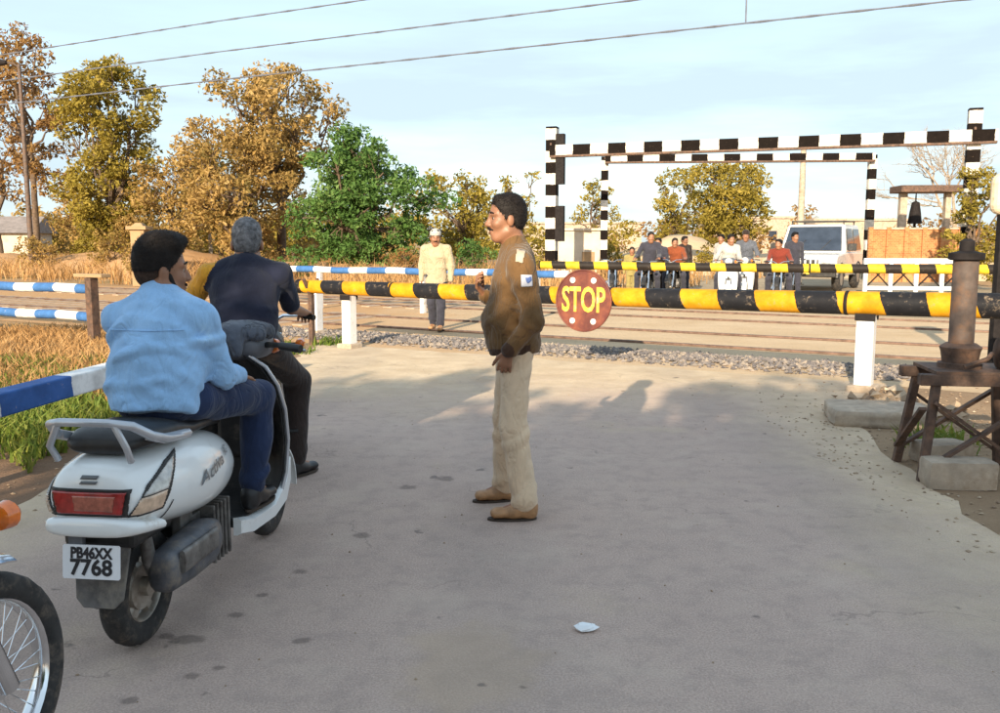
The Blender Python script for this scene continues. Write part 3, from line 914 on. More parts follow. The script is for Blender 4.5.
def road_mat():
    m, nt, b = newmat('worn_asphalt')
    t = nt.nodes.new('ShaderNodeTexCoord')
    sp = nt.nodes.new('ShaderNodeSeparateXYZ')
    nt.links.new(t.outputs['Object'], sp.inputs[0])
    x, y = sp.outputs[0], sp.outputs[1]
    big = noise(nt, 0.55, 5, 0.6)
    c = ramp_mix(nt, big, (0.455, 0.345, 0.292), (0.565, 0.435, 0.362), 0.35, 0.68)
    grain = noise(nt, 120, 4, 0.75)
    c = mixc(nt, 0.55, c, ramp_mix(nt, grain, (0.21, 0.150, 0.128), (0.73, 0.555, 0.465), 0.32, 0.70))
    vor = nt.nodes.new('ShaderNodeTexVoronoi')
    vor.inputs['Scale'].default_value = 75
    nt.links.new(t.outputs['Object'], vor.inputs['Vector'])
    c = mixc(nt, maths(nt, 'MULTIPLY', smooth01(nt, vor.outputs['Distance'], 0.33, 0.08), 0.30), c, (0.44, 0.39, 0.36))
    c = mixc(nt, maths(nt, 'MULTIPLY', smooth01(nt, noise(nt, 7, 7, 0.72), 0.44, 0.66), 0.32), c, (0.27, 0.212, 0.188))
    c = mixc(nt, maths(nt, 'MULTIPLY', smooth01(nt, noise(nt, 1.9, 6, 0.65), 0.50, 0.68), 0.35), c, (0.56, 0.445, 0.365))
    # blown sand: towards the rails, along both edges and in drifts
    wob = maths(nt, 'MULTIPLY', maths(nt, 'SUBTRACT', noise(nt, 0.9, 5, 0.6), 0.5), 3.0)
    fy = smooth01(nt, maths(nt, 'ADD', y, wob), 7.0, 10.2)
    fr = smooth01(nt, maths(nt, 'ADD', maths(nt, 'SUBTRACT', x, maths(nt, 'MULTIPLY', y, 0.06)), maths(nt, 'MULTIPLY', wob, 0.45)), 1.25, 2.35)
    fl = smooth01(nt, maths(nt, 'SUBTRACT', maths(nt, 'MULTIPLY', x, -1.0), maths(nt, 'MULTIPLY', wob, 0.3)), 2.0, 2.75)
    dr = maths(nt, 'MULTIPLY', smooth01(nt, noise(nt, 0.8, 6, 0.6), 0.55, 0.72), 0.45)
    f = maths(nt, 'MAXIMUM', maths(nt, 'MAXIMUM', fy, maths(nt, 'MULTIPLY', fr, 0.8)), maths(nt, 'MAXIMUM', maths(nt, 'MULTIPLY', fl, 0.8), dr))
    f = maths(nt, 'MULTIPLY', f, smooth01(nt, noise(nt, 26, 5, 0.7), 0.12, 0.55))
    sand = ramp_mix(nt, noise(nt, 2.5, 6, 0.65), (0.50, 0.385, 0.25), (0.66, 0.53, 0.36))
    c = mixc(nt, maths(nt, 'MULTIPLY', f, 0.93, True), c, sand)
    # a sandy drift and a few oil drips
    def spot(px, py, r, colr, amt, cc, ns=7.0, stretch=1.0):
        d = maths(nt, 'ADD', maths(nt, 'POWER', maths(nt, 'MULTIPLY', maths(nt, 'SUBTRACT', x, px), 1.0 / stretch), 2.0), maths(nt, 'POWER', maths(nt, 'SUBTRACT', y, py), 2.0))
        d = maths(nt, 'SQRT', d)
        d = maths(nt, 'ADD', d, maths(nt, 'MULTIPLY', maths(nt, 'SUBTRACT', noise(nt, ns, 4), 0.5), r * 1.6))
        k = maths(nt, 'MULTIPLY', smooth01(nt, d, r, r * 0.45), amt)
        return mixc(nt, k, cc, colr)
    c = spot(-0.12, 3.0, 0.46, (0.50, 0.37, 0.26), 0.5, c, 4.0, 0.7)
    for px, py, r in ((-1.17, 3.20, 0.062), (-1.26, 3.23, 0.030), (-1.0, 3.63, 0.026), (-1.05, 3.42, 0.034), (-0.74, 3.19, 0.034), (-1.06, 2.92, 0.030), (-0.90, 3.9, 0.04), (-0.7, 4.4, 0.05), (-0.55, 5.3, 0.06), (-0.35, 5.5, 0.07), (-1.2, 2.75, 0.028), (-0.98, 2.98, 0.022)):
        c = spot(px, py, r, (0.08, 0.062, 0.055), 0.5, c, 17.0, 1.3)
    vo2 = nt.nodes.new('ShaderNodeTexVoronoi')
    vo2.feature = 'DISTANCE_TO_EDGE'
    vo2.inputs['Scale'].default_value = 0.75
    wv = nt.nodes.new('ShaderNodeVectorMath'); wv.operation = 'ADD'
    nn = nt.nodes.new('ShaderNodeTexNoise'); nn.inputs['Scale'].default_value = 3.0; nn.inputs['Detail'].default_value = 6
    nt.links.new(t.outputs['Object'], nn.inputs['Vector'])
    sc_ = nt.nodes.new('ShaderNodeVectorMath'); sc_.operation = 'SCALE'; sc_.inputs['Scale'].default_value = 0.55
    nt.links.new(nn.outputs['Color'], sc_.inputs[0])
    nt.links.new(t.outputs['Object'], wv.inputs[0]); nt.links.new(sc_.outputs[0], wv.inputs[1])
    nt.links.new(wv.outputs[0], vo2.inputs['Vector'])
    crack = maths(nt, 'MULTIPLY', smooth01(nt, vo2.outputs['Distance'], 0.007, 0.0015), smooth01(nt, noise(nt, 0.9, 3), 0.50, 0.60))
    c = mixc(nt, maths(nt, 'MULTIPLY', crack, 0.3), c, (0.10, 0.085, 0.078))
    trk = maths(nt, 'MULTIPLY', smooth01(nt, maths(nt, 'SINE', maths(nt, 'ADD', maths(nt, 'MULTIPLY', x, 3.3), maths(nt, 'MULTIPLY', noise(nt, 0.4, 3), 3.0))), 0.2, 1.0), maths(nt, 'MULTIPLY', noise(nt, 1.6, 5), 0.35))
    c = mixc(nt, trk, c, (0.22, 0.185, 0.17))
    sm = smooth01(nt, noise(nt, 5.5, 3, 0.5), 0.70, 0.74)
    c = mixc(nt, maths(nt, 'MULTIPLY', sm, 0.55), c, (0.08, 0.07, 0.068))
    nt.links.new(c, b.inputs['Base Color'])
    b.inputs['Roughness'].default_value = 0.9
    b.inputs['Specular IOR Level'].default_value = 0.2
    hgt = maths(nt, 'ADD', maths(nt, 'MULTIPLY', grain, 0.35), maths(nt, 'ADD', maths(nt, 'MULTIPLY', noise(nt, 3, 5), 1.4), maths(nt, 'MULTIPLY', vor.outputs['Distance'], -0.3)))
    add_bump(nt, b, hgt, 0.55, 0.012)
    return m
M['road'] = road_mat()

def sand_mat(name, a, b_, bump=0.5, left=None):
    m, nt, b = newmat(name)
    c = ramp_mix(nt, noise(nt, 0.8, 8, 0.65), a, b_, 0.3, 0.7)
    mpn = nt.nodes.new('ShaderNodeMapping')
    t = nt.nodes.new('ShaderNodeTexCoord')
    mpn.inputs['Rotation'].default_value = (0, 0, R(30))
    mpn.inputs['Scale'].default_value = (0.25, 2.6, 1)
    nt.links.new(t.outputs['Object'], mpn.inputs['Vector'])
    c = mixc(nt, maths(nt, 'MULTIPLY', smooth01(nt, noise(nt, 1.0, 6, 0.6, vec=mpn.outputs['Vector']), 0.50, 0.68), 0.28), c, tuple(v * 0.62 for v in a))
    c = mixc(nt, maths(nt, 'MULTIPLY', noise(nt, 45, 5, 0.7), 0.5), c, tuple(v * 0.75 for v in a))
    if left:
        sx_ = nt.nodes.new('ShaderNodeSeparateXYZ')
        nt.links.new(t.outputs['Object'], sx_.inputs[0])
        k = smooth01(nt, maths(nt, 'ADD', sx_.outputs[0], maths(nt, 'MULTIPLY', noise(nt, 0.7, 5), 4.0)), 2.6, -1.8)
        c = mixc(nt, maths(nt, 'MULTIPLY', k, maths(nt, 'ADD', maths(nt, 'MULTIPLY', noise(nt, 3.0, 6, 0.7), 0.8), 0.4), True), c, left)
    nt.links.new(c, b.inputs['Base Color'])
    b.inputs['Roughness'].default_value = 0.95
    b.inputs['Specular IOR Level'].default_value = 0.1
    add_bump(nt, b, noise(nt, 20, 8, 0.7), bump, 0.03)
    return m
M['bed'] = sand_mat('sandy_track_bed', (0.54, 0.385, 0.235), (0.68, 0.52, 0.35), 0.6, (0.46, 0.255, 0.115))
M['farroad'] = sand_mat('dusty_far_road', (0.36, 0.28, 0.19), (0.48, 0.39, 0.27))
M['verge'] = sand_mat('dusty_verge', (0.30, 0.20, 0.125), (0.43, 0.31, 0.20), 0.8)
M['soil'] = sand_mat('brown_verge_soil', (0.22, 0.135, 0.085), (0.32, 0.21, 0.14), 0.8)

flat('ground', [(-700, -300), (700, -300), (700, 1200), (-700, 1200)], 0.0, M['ground'])
road_poly = [(-3.3, -14), (-3.0, 1.5), (-2.78, 4.6), (-2.62, 6.5), (-2.55, 9.0), (-2.65, 13.1), (4.1, 9.2), (3.55, 8.7), (2.95, 7.7), (2.68, 6.0), (2.52, 4.3), (2.7, 2.0), (3.2, -14)]
flat('roadside_soil', jitter([(-6.5, -14), (-6.0, 3), (-4.6, 6.2), (-3.1, 9.8), (-2.5, 9.8), (-2.5, 4), (-2.8, -14)], 0.3, 0.10, 6), 0.0055, M['soil'])
flat('verge', jitter([(-4.3, -14), (-3.9, 3), (-3.0, 5.4), (-2.9, 13.2), (6.8, 7.6), (5.4, 2.0), (5.4, -14)], 0.3, 0.10, 5), 0.004, M['verge'])
flat('road', jitter(road_poly, 0.22, 0.05, 8), 0.008, M['road'])
flat('railway_bed', jitter([T(-90, 9.9)[:2], T(-90, 19.4)[:2], T(70, 19.4)[:2], T(70, 9.9)[:2]], 1.2, 0.12, 9), 0.006, M['bed'])
flat('road_beyond_the_tracks', jitter([T(-8.5, 19.2)[:2], (1.5, 34), (6, 70), (22, 70), (16, 30), T(2.5, 19.2)[:2]], 0.8, 0.12, 10), 0.010, M['farroad'])

# low earth bank beyond the level crossing
def bank(name, t0, t1, s0, s1, hgt, seed):
    g = np.random.default_rng(seed)
    nt_, ns_ = 70, 14
    v = []; f = []
    for i in range(nt_ + 1):
        for j in range(ns_ + 1):
            a, c = i / nt_, j / ns_
            prof = math.sin(PI * c) * (0.7 + 0.25 * math.sin(a * 17 + seed) + 0.15 * math.sin(a * 41)) * min(1, 8 * a, 8 * (1 - a))
            v.append(T(t0 + (t1 - t0) * a, s0 + (s1 - s0) * c, hgt * max(0, prof) * (1 + 0.05 * g.normal()) - 0.02))
    for i in range(nt_):
        for j in range(ns_):
            k = i * (ns_ + 1) + j
            f.append((k, k + 1, k + ns_ + 2, k + ns_ + 1))
    return tag(link_mesh(name, v, f, M['bed'], smooth=True, sharp=0), kind='structure')
bank('earth_bank', -26, 8, 38, 46, 1.6, 2)
bank('spoil_terrain', -60, -18, 24, 32, 1.1, 4)

# ballast strip and loose stones
def stones(name, pts, r0, r1, m, seed, parent=None, flatz=0.7):
    g = np.random.default_rng(seed)
    base = np.array([(1, 0, 0), (-1, 0, 0), (0, 1, 0), (0, -1, 0), (0, 0, 1), (0, 0, -1)], float)
    fc = np.array([(0, 2, 4), (2, 1, 4), (1, 3, 4), (3, 0, 4), (2, 0, 5), (1, 2, 5), (3, 1, 5), (0, 3, 5)])
    n = len(pts)
    sc = g.uniform(r0, r1, (n, 1, 1)) * g.uniform(0.6, 1.3, (n, 6, 1))
    a = g.uniform(0, 2 * PI, n)
    V = base[None] * sc * np.array((1, 1, flatz))
    V = V + g.normal(size=(n, 6, 3)) * r0 * 0.25
    ca, sa = np.cos(a)[:, None], np.sin(a)[:, None]
    X = V[..., 0] * ca - V[..., 1] * sa; Y = V[..., 0] * sa + V[..., 1] * ca
    V = np.stack([X, Y, V[..., 2]], -1) + np.array(pts)[:, None, :]
    F = (fc[None] + 6 * np.arange(n)[:, None, None]).reshape(-1, 3)
    return link_mesh(name, V.reshape(-1, 3), F, m, parent)

def stonemat(name, cols):
    m, nt, b = newmat(name)
    g = nt.nodes.new('ShaderNodeNewGeometry')
    r = nt.nodes.new('ShaderNodeValToRGB')
    els = r.color_ramp.elements
    while len(els) < len(cols): els.new(0.5)
    for i, c in enumerate(cols):
        els[i].position = i / (len(cols) - 1); els[i].color = (*c, 1)
    nt.links.new(g.outputs['Random Per Island'], r.inputs['Fac'])
    nt.links.new(r.outputs['Color'], b.inputs['Base Color'])
    b.inputs['Roughness'].default_value = 0.9
    return m
M['ballast'] = stonemat('grey_ballast', [(0.095, 0.086, 0.090), (0.15, 0.134, 0.132), (0.21, 0.182, 0.165), (0.32, 0.26, 0.20)])
M['pebble'] = stonemat('tan_pebbles', [(0.22, 0.15, 0.10), (0.36, 0.26, 0.17), (0.46, 0.37, 0.27)])
g = np.random.default_rng(12)
n = 6000
tt = g.uniform(-11, 3.2, n); ss = 10.25 + 1.35 * g.beta(1.6, 1.6, n)
pp = np.stack([tt * UX + ss * NX, tt * UY + ss * NY, 0.005 + 0.025 * np.sin(PI * (ss - 10.2) / 1.45) + g.uniform(-.01, .01, n)], 1)
tag(stones('ballast', pp, 0.018, 0.045, M['ballast'], 13), 'band of small grey ballast stones before the nearest rail', 'ballast', kind='stuff')
n = 900
pp = np.concatenate([np.stack([g.normal(3.6, 0.55, n), g.normal(7.2, 1.0, n), np.full(n, 0.01)], 1), np.stack([g.uniform(-3.1, -2.5, 250), g.uniform(4.4, 12.5, 250), np.full(250, 0.01)], 1), np.stack([g.uniform(2.2, 3.4, 500), g.uniform(2.5, 7.5, 500), np.full(500, 0.01)], 1)])
tag(stones('pebbles', pp, 0.004, 0.017, M['pebble'], 14, None, 0.5), 'scattered tan pebbles and clods along the road edges', 'pebbles', kind='stuff')
n = 260
pp = np.stack([g.uniform(-2.3, 2.4, n), g.uniform(2.0, 9.5, n), np.full(n, 0.010)], 1)
tag(stones('road_grit', pp, 0.002, 0.007, M['pebble'], 15), 'fine loose grit lying on the asphalt road', 'grit', kind='stuff')
n = 120
pp = np.stack([g.normal(3.55, 0.22, n), g.normal(7.85, 0.25, n), np.abs(g.normal(0.03, 0.04, n))], 1)
tag(stones('rubble', pp, 0.03, 0.09, M['pebble'], 16), 'small heap of tan rubble at the white post by the slab', 'rubble', kind='stuff')

# rails
slp = None
for s0, lab in ((12.35, 'rusty railway track nearer to the policeman, half buried in sand'), (16.6, 'rusty railway track farther from the policeman, beyond the blue and white rail')):
    tr = tag(empty('railway_track', T(-10, s0, -0.07), RZ), lab, 'railway track', 'the two tracks of the crossing')
    for off in (0.0, 1.68):
        m = MB()
        m.box((-5, off, 0.025), (140, 0.13, 0.03)).box((-5, off, 0.06), (140, 0.02, 0.05)).box((-5, off, 0.095), (140, 0.07, 0.03))
        m.build('rail', M['railsteel'], tr)
    for k in range(34):
        if slp is None:
            slp = MB().box((0, 0.84, 0.07), (0.24, 2.6, 0.05)).build('sleeper', M['sleeper'], tr, bevel=0.01, seg=1)
            o = slp
        else:
            o = slp.copy(); col.objects.link(o); o.parent = tr
        o.location = (-1.0 - 0.62 * k, 0, 0)

# ------------------------------------------------------------------ plants
def leaves_mesh(clumps, n_per, size, seed, squash=1.0):
    """clumps: (centre, radius, height radius)"""
    g = np.random.default_rng(seed)
    P = []
    for c, r, rh in clumps:
        k = max(10, int(n_per * 2.6 * r * r))
        d = g.normal(size=(k, 3)); d /= np.linalg.norm(d, axis=1)[:, None]
        rad = g.uniform(0.25, 1.0, (k, 1)) ** 0.55
        P.append(np.array(c) + d * rad * np.array((r, r, rh)))
    P = np.concatenate(P); n = len(P)
    a = g.normal(size=(n, 3)); a /= np.linalg.norm(a, axis=1)[:, None]
    b = g.normal(size=(n, 3)); b -= a * (a * b).sum(1)[:, None]; b /= np.linalg.norm(b, axis=1)[:, None]
    L = size * g.uniform(0.4, 1.7, (n, 1)); W = L * g.uniform(0.35, 0.6, (n, 1))
    nrm = np.cross(a, b)
    V = np.stack([P - a * L * 0.5, P + b * W * 0.5 + nrm * L * 0.12, P + a * L * 0.5, P - b * W * 0.5 + nrm * L * 0.12], 1).reshape(-1, 3)
    F = np.arange(4 * n).reshape(-1, 4)
    return V, F

def limb_path(a, b, g, wob=0.12, k=5):
    a = np.array(a, float); b = np.array(b, float)
    L = np.linalg.norm(b - a)
    return [a + (b - a) * t + (0 if t in (0, 1) else 1) * g.normal(size=3) * L * wob * 0.5 for t in np.linspace(0, 1, k)]

def tree(name, label, loc, hgt, blobs, leafm, n_per=110, size=0.25, trunk_r=0.16, barkm=None, group=None, seed=1, sub=9, sub_r=0.42, fork=0.35, cat='tree', sparse=False):
    """blobs: crown lobes (dx, dy, dz, r, rh); each lobe breaks into many clumps"""
    g = np.random.default_rng(seed)
    root = tag(empty(name, loc), label, cat, group)
    barkm = barkm or M['bark']
    m = MB()
    top = np.array((g.normal() * 0.2, g.normal() * 0.2, hgt * fork))
    p = limb_path((0, 0, -0.05), top, g, 0.06)
    m.tube(p, np.linspace(trunk_r * 1.25, trunk_r * 0.8, 5), 9)
    clumps = []
    for dx, dy, dz, r, rh in blobs:
        c = np.array((dx, dy, dz), float)
        st = top * g.uniform(0.7, 1.0)
        m.tube(limb_path(st, c, g, 0.12), np.linspace(trunk_r * 0.6, trunk_r * 0.15, 5), 6)
        for k in range(sub):
            d = g.normal(size=3); d /= np.linalg.norm(d)
            e = c + d * np.array((r, r, rh)) * g.uniform(0.35, 0.95)
            rr = r * sub_r * g.uniform(0.55, 1.25)
            clumps.append((e, rr, rr * g.uniform(0.6, 0.95)))
            if k % 2 == 0:
                m.tube(limb_path(c * 0.8 + st * 0.2, e, g, 0.15, 4), np.linspace(trunk_r * 0.22, trunk_r * 0.05, 4), 5)
    m.build('trunk', barkm, root, True)
    V, F = leaves_mesh(clumps, n_per * 1.3, size * 0.82, seed + 100)
    link_mesh('crown', V, F, leafm, root)
    return root

def rblobs(n, w, z0, z1, r, seed, shape='round', depth=None):
    g = np.random.default_rng(seed); out = []
    depth = depth or w
    for i in range(n):
        t = (i + 0.5) / n
        z = z0 + (z1 - z0) * t
        if shape == 'round': k = math.sqrt(max(0.05, 1 - (2 * t - 1) ** 2))
        elif shape == 'column': k = 0.75 + 0.25 * math.sin(PI * t)
        else: k = 1 - 0.75 * t
        a = i * 2.399 + g.uniform(-.4, .4)
        d = g.uniform(0.45, 1.0) * k
        out.append((w * d * math.cos(a), depth * d * math.sin(a), z, r * g.uniform(0.75, 1.2), r * g.uniform(0.6, 0.95)))
    return out

def grass(name, label, area, n, h0, h1, m, seed, kind='stuff', dens=None):
    g = np.random.default_rng(seed)
    pts = area(g, n)
    n = len(pts)
    a = g.uniform(0, 2 * PI, n); L = g.uniform(h0, h1, n)[:, None]
    lean = g.normal(size=(n, 2)) * 0.35
    w = 0.006 + 0.006 * g.random((n, 1)) + L * 0.012
    s = np.stack([np.cos(a), np.sin(a), np.zeros(n)], 1)
    up = np.concatenate([lean, np.ones((n, 1))], 1)
    base = np.concatenate([pts, np.zeros((n, 1))], 1)
    mid = base + up * L * 0.55 * np.array((0.6, 0.6, 1))
    tip = base + up * L * np.array((1.3, 1.3, 1))
    V = np.stack([base - s * w, base + s * w, mid + s * w * 0.8, mid - s * w * 0.8, tip], 1).reshape(-1, 3)
    k = 5 * np.arange(n)[:, None]
    F4 = (k + np.array([0, 1, 2, 3])).tolist(); F3 = (k + np.array([3, 2, 4])).tolist()
    return tag(link_mesh(name, V, F4 + F3, m), label, 'grass', kind=kind)

# green verge along the low guard rail
def area_green(g, n):
    x = g.uniform(-6.2, -2.75, n); y = g.uniform(5.6, 10.8, n)
    d = np.sin(x * 3.1) * np.cos(y * 2.3 + x) + np.sin(x * 7 + y * 5) * 0.5
    k = (d + g.normal(size=n) * 0.6 > -0.35) & (x < -2.85 - 0.12 * np.abs(y - 7.5) + 0.1 * np.sin(y * 6)) & (y > 5.75 + 0.25 * np.sin(x * 5))
    return np.stack([x, y], 1)[k]
grass('verge_grass', 'patchy green grass under the low blue and white guard rail', area_green, 21000, 0.05, 0.18, L_grass, 21)
def area_tuft(g, n):
    c = np.array([(-2.75, 11.9), (-3.1, 12.4), (-2.5, 12.9), (3.1, 6.35), (3.25, 6.55), (-3.4, 11.4), (-2.9, 9.9), (-3.0, 12.0)])
    i = g.integers(0, len(c), n)
    return c[i] + g.normal(size=(n, 2)) * 0.13
grass('weed_tufts', 'small green weed tufts by the posts and the concrete slab', area_tuft, 900, 0.04, 0.17, L_grass, 22)
def area_straw(g, n):
    x = g.uniform(-12.5, -3.2, n); y = g.uniform(8.2, 14.6, n)
    k = (x < -3.0 - 0.28 * (y - 8)) & (g.random(n) < 0.9)
    return np.stack([x, y], 1)[k]
grass('dry_grass', 'tawny dry grass between the guard rail and the tracks', area_straw, 42000, 0.05, 0.22, L_straw, 23)
def area_straw2(g, n):
    t = g.uniform(-75, -9, n); s = g.uniform(20.2, 38, n)
    d = np.sin(t * 0.9) * np.cos(s * 0.7 + t * 0.3)
    k = d + g.normal(size=n) * 0.5 > 0.0
    return np.stack([t * UX + s * NX, t * UY + s * NY], 1)[k]
grass('dry_scrub', 'dry straw coloured scrub beyond the railway tracks', area_straw2, 42000, 0.25, 0.95, L_straw, 24)

# trees on the left, beyond the railway
tree('thin_brown_tree', 'tall thin brown tree behind the street lamp at the left edge', (-24.6, 48, 0), 12.6,
     rblobs(15, 2.3, 4.6, 12.0, 1.15, 31, 'column'), L_brown, 60, 0.26, 0.15, seed=31, sub=8, fork=0.55, group='trees beyond the railway')
tree('thin_brown_tree', 'sparse brown tree at the left edge over the grey roofed hut', (-28.6, 52, 0), 11.0,
     rblobs(10, 2.2, 4.0, 10.4, 1.1, 32, 'column'), L_brown, 50, 0.26, 0.14, seed=32, sub=7, fork=0.5, group='trees beyond the railway')
tree('tall_olive_tree', 'tall yellow green tree beside the street lamp, second from the left', (-19.2, 45, 0), 10.6,
     rblobs(28, 2.1, 0.9, 10.0, 1.25, 33, 'column'), L_olive, 85, 0.24, 0.17, seed=33, sub=9, fork=0.4, group='trees beyond the railway')
tree('golden_tree', 'broad golden brown tree with an open top above the navy rider', (-10.2, 42.5, 0), 10.4,
     rblobs(17, 3.3, 5.2, 9.0, 1.35, 34, 'round'), L_gold, 60, 0.23, 0.2, seed=34, sub=8, fork=0.42, group='trees beyond the railway')
tree('golden_tree', 'low rounded golden tree between the olive tree and the green tree', (-11.6, 40, 0), 7.4,
     rblobs(22, 3.3, 1.2, 6.0, 1.35, 35, 'round'), L_gold, 85, 0.21, 0.17, seed=35, sub=9, group='trees beyond the railway')
tree('golden_tree', 'narrow golden tree just right of the tall olive tree', (-15.8, 44, 0), 7.0,
     rblobs(14, 1.9, 1.0, 5.6, 1.15, 43, 'column'), L_gold, 75, 0.21, 0.15, seed=43, sub=9, group='trees beyond the railway')
tree('green_tree', 'dense bright green tree behind the boom, left of the policeman', (-5.3, 35, 0), 6.2,
     rblobs(24, 2.45, 0.7, 5.0, 1.15, 36, 'round'), L_green, 150, 0.19, 0.16, seed=36, sub=10, group='trees beyond the railway')
tree('olive_tree', 'loose yellow green tree behind the far walking man', (-1.9, 44, 0), 5.4,
     rblobs(14, 2.1, 1.0, 4.5, 0.95, 37, 'round'), L_olive, 80, 0.22, 0.13, seed=37, sub=8, group='trees beyond the railway')
tree('golden_tree', 'low tawny tree behind the street lamp and the tall olive tree', (-23.5, 54, 0), 6.4,
     rblobs(14, 3.0, 1.0, 5.2, 1.3, 47, 'round'), L_gold, 60, 0.24, 0.14, seed=47, sub=8, group='trees beyond the railway')
tree('olive_tree', 'olive tree filling the gap between the tall olive tree and the golden tree', (-16.9, 55, 0), 8.0,
     rblobs(16, 2.4, 1.2, 7.0, 1.3, 48, 'round'), L_olive, 60, 0.24, 0.14, seed=48, sub=8, group='trees beyond the railway')
tree('brown_tree', 'low tawny tree between the olive tree and the green tree behind the policeman', (-8.8, 47, 0), 5.2,
     rblobs(12, 2.4, 0.9, 4.2, 1.0, 38, 'round'), L_gold, 60, 0.22, 0.13, seed=38, sub=8, group='trees beyond the railway')
tree('slim_tree', 'slim dark tree just left of the black and white gauge post', (0.9, 46, 0), 5.2,
     rblobs(9, 1.0, 1.6, 4.9, 0.55, 39, 'column'), L_olive, 90, 0.2, 0.1, seed=39, sub=7, group='trees beyond the railway')
tree('slim_tree', 'small olive tree standing under the left end of the gauge beam', (5.3, 50, 0), 5.6,
     rblobs(10, 1.1, 1.4, 4.7, 0.75, 40, 'round'), L_olive, 80, 0.22, 0.12, seed=40, sub=7, group='trees beyond the railway')
tree('round_tree', 'bushy olive and brown tree in the middle of the gauge opening', (13.2, 52, 0), 6.6,
     rblobs(20, 2.3, 1.5, 5.7, 1.15, 41, 'round'), L_olive, 85, 0.24, 0.16, seed=41, sub=9, group='trees beyond the railway')
tree('round_tree', 'brown leaved tree beside the bushy olive tree under the gauge beam', (10.9, 56, 0), 6.4,
     rblobs(12, 1.5, 1.2, 5.7, 1.0, 42, 'column'), L_olive, 70, 0.24, 0.14, seed=42, sub=8, group='trees beyond the railway')
def far_wood(name, label, x0, x1, y0, y1, n, lm, seed):
    g = np.random.default_rng(seed)
    cl = []
    for i in range(n):
        x = g.uniform(x0, x1); y = g.uniform(y0, y1); h = g.uniform(1.2, 4.4)
        for k in range(5):
            r = g.uniform(0.6, 1.2)
            cl.append(((x + g.normal() * 0.9, y + g.normal() * 0.9, max(0.4, h * g.uniform(0.15, 1.0))), r, r * 0.85))
    V, F = leaves_mesh(cl, 26, 0.36, seed)
    V[:, 2] = np.maximum(V[:, 2], 0.0)
    tag(link_mesh(name, V, F, lm), label, 'trees', kind='stuff')
far_wood('far_wood', 'golden band of far off trees and scrub at the left horizon', -62, -8, 62, 84, 95, L_gold, 44)
far_wood('far_wood', 'olive green band of far off scrub on the horizon', -45, 12, 66, 92, 70, L_olive, 45)
far_wood('far_wood', 'dull brown scrub far off behind the gauges', 10, 50, 74, 90, 30, L_brown, 46)
g = random.Random(5)
shrub_labels = ['dry golden shrub at the foot of the street lamp', 'tawny shrub under the tall olive tree', 'dry shrub under the low golden tree, beside the tan gate pillar', 'brown shrub between the two riders’ heads', 'small dark green shrub at the foot of the bright green tree', 'rusty brown shrub behind the blue and white rail', 'green shrub just left of the policeman’s face', 'low olive shrub by the limewashed wall', 'dry shrub in front of the earth bank', 'small bush at the foot of the round tree']
for i, (x, y, r, lm) in enumerate([(-20.9, 41, 1.2, L_gold), (-17.0, 40, 1.3, L_gold), (-13.9, 36, 1.2, L_gold), (-9.9, 36, 1.3, L_gold), (-7.4, 33, 0.9, L_green), (-3.4, 33, 0.9, L_brown), (-1.0, 36, 1.1, L_green), (1.0, 33, 0.8, L_olive), (5.2, 42, 1.0, L_olive), (9.2, 40, 0.9, L_olive)]):
    tree('shrub', shrub_labels[i], (x, y, 0), r * 1.6, rblobs(8, r * 0.8, 0.25, r * 1.2, r * 0.5, 50 + i, 'round'), lm, 150, 0.14, 0.05, seed=50 + i, sub=7, cat='shrub', group='shrubs beyond the railway')
# plant climbing the right gauge post
tree('creeper', 'leafy creeper growing up the right post of the height gauge', (14.2, 27.2, 0), 4.2,
     rblobs(12, 0.6, 0.5, 3.5, 0.5, 61, 'column') + [(0.5, 0, 1.2, 0.6, 0.6), (-0.5, 0, 0.9, 0.6, 0.6), (1.0, 0.2, 2.6, 0.4, 0.4)], L_olive, 300, 0.14, 0.07, seed=61, sub=7, cat='creeper')

def bare_tree(name, label, loc, hgt, seed, spread=0.55, depth=6):
    g = np.random.default_rng(seed)
    root = tag(empty(name, loc), label, 'tree', 'bare trees at the right')
    lim = MB(); tw = MB()
    def grow(p, d, L, r, k):
        e = p + d * L
        (lim if k > depth - 3 else tw).tube(limb_path(p, e, g, 0.08, 4), np.linspace(r, r * 0.62, 4), 6 if k > 2 else 4, cap=False)
        if k == 0: return
        for j in range(3 if k < depth else 4):
            dd = d + g.normal(size=3) * spread; dd[2] = max(dd[2], -0.05) + 0.12
            dd /= np.linalg.norm(dd)
            grow(p + (e - p) * g.uniform(0.6, 1.0), dd, L * g.uniform(0.6, 0.82), r * 0.58, k - 1)
    grow(np.zeros(3), np.array((0, 0, 1.0)), hgt * 0.3, hgt * 0.016, depth)
    lim.build('trunk', M['palebark'], root, True); tw.build('crown', M['palebark'], root)
    return root
bare_tree('bare_tree', 'leafless grey brown tree at the right edge behind the gauge', (20.0, 40, 0), 8.0, 71)
bare_tree('bare_tree', 'small leafless tree behind the white jeep', (16.2, 48, 0), 3.6, 72, depth=5)
bare_tree('bare_tree', 'pale leafless tree between the golden tree and the olive tree', (-16.0, 50, 0), 8.0, 73, depth=5)

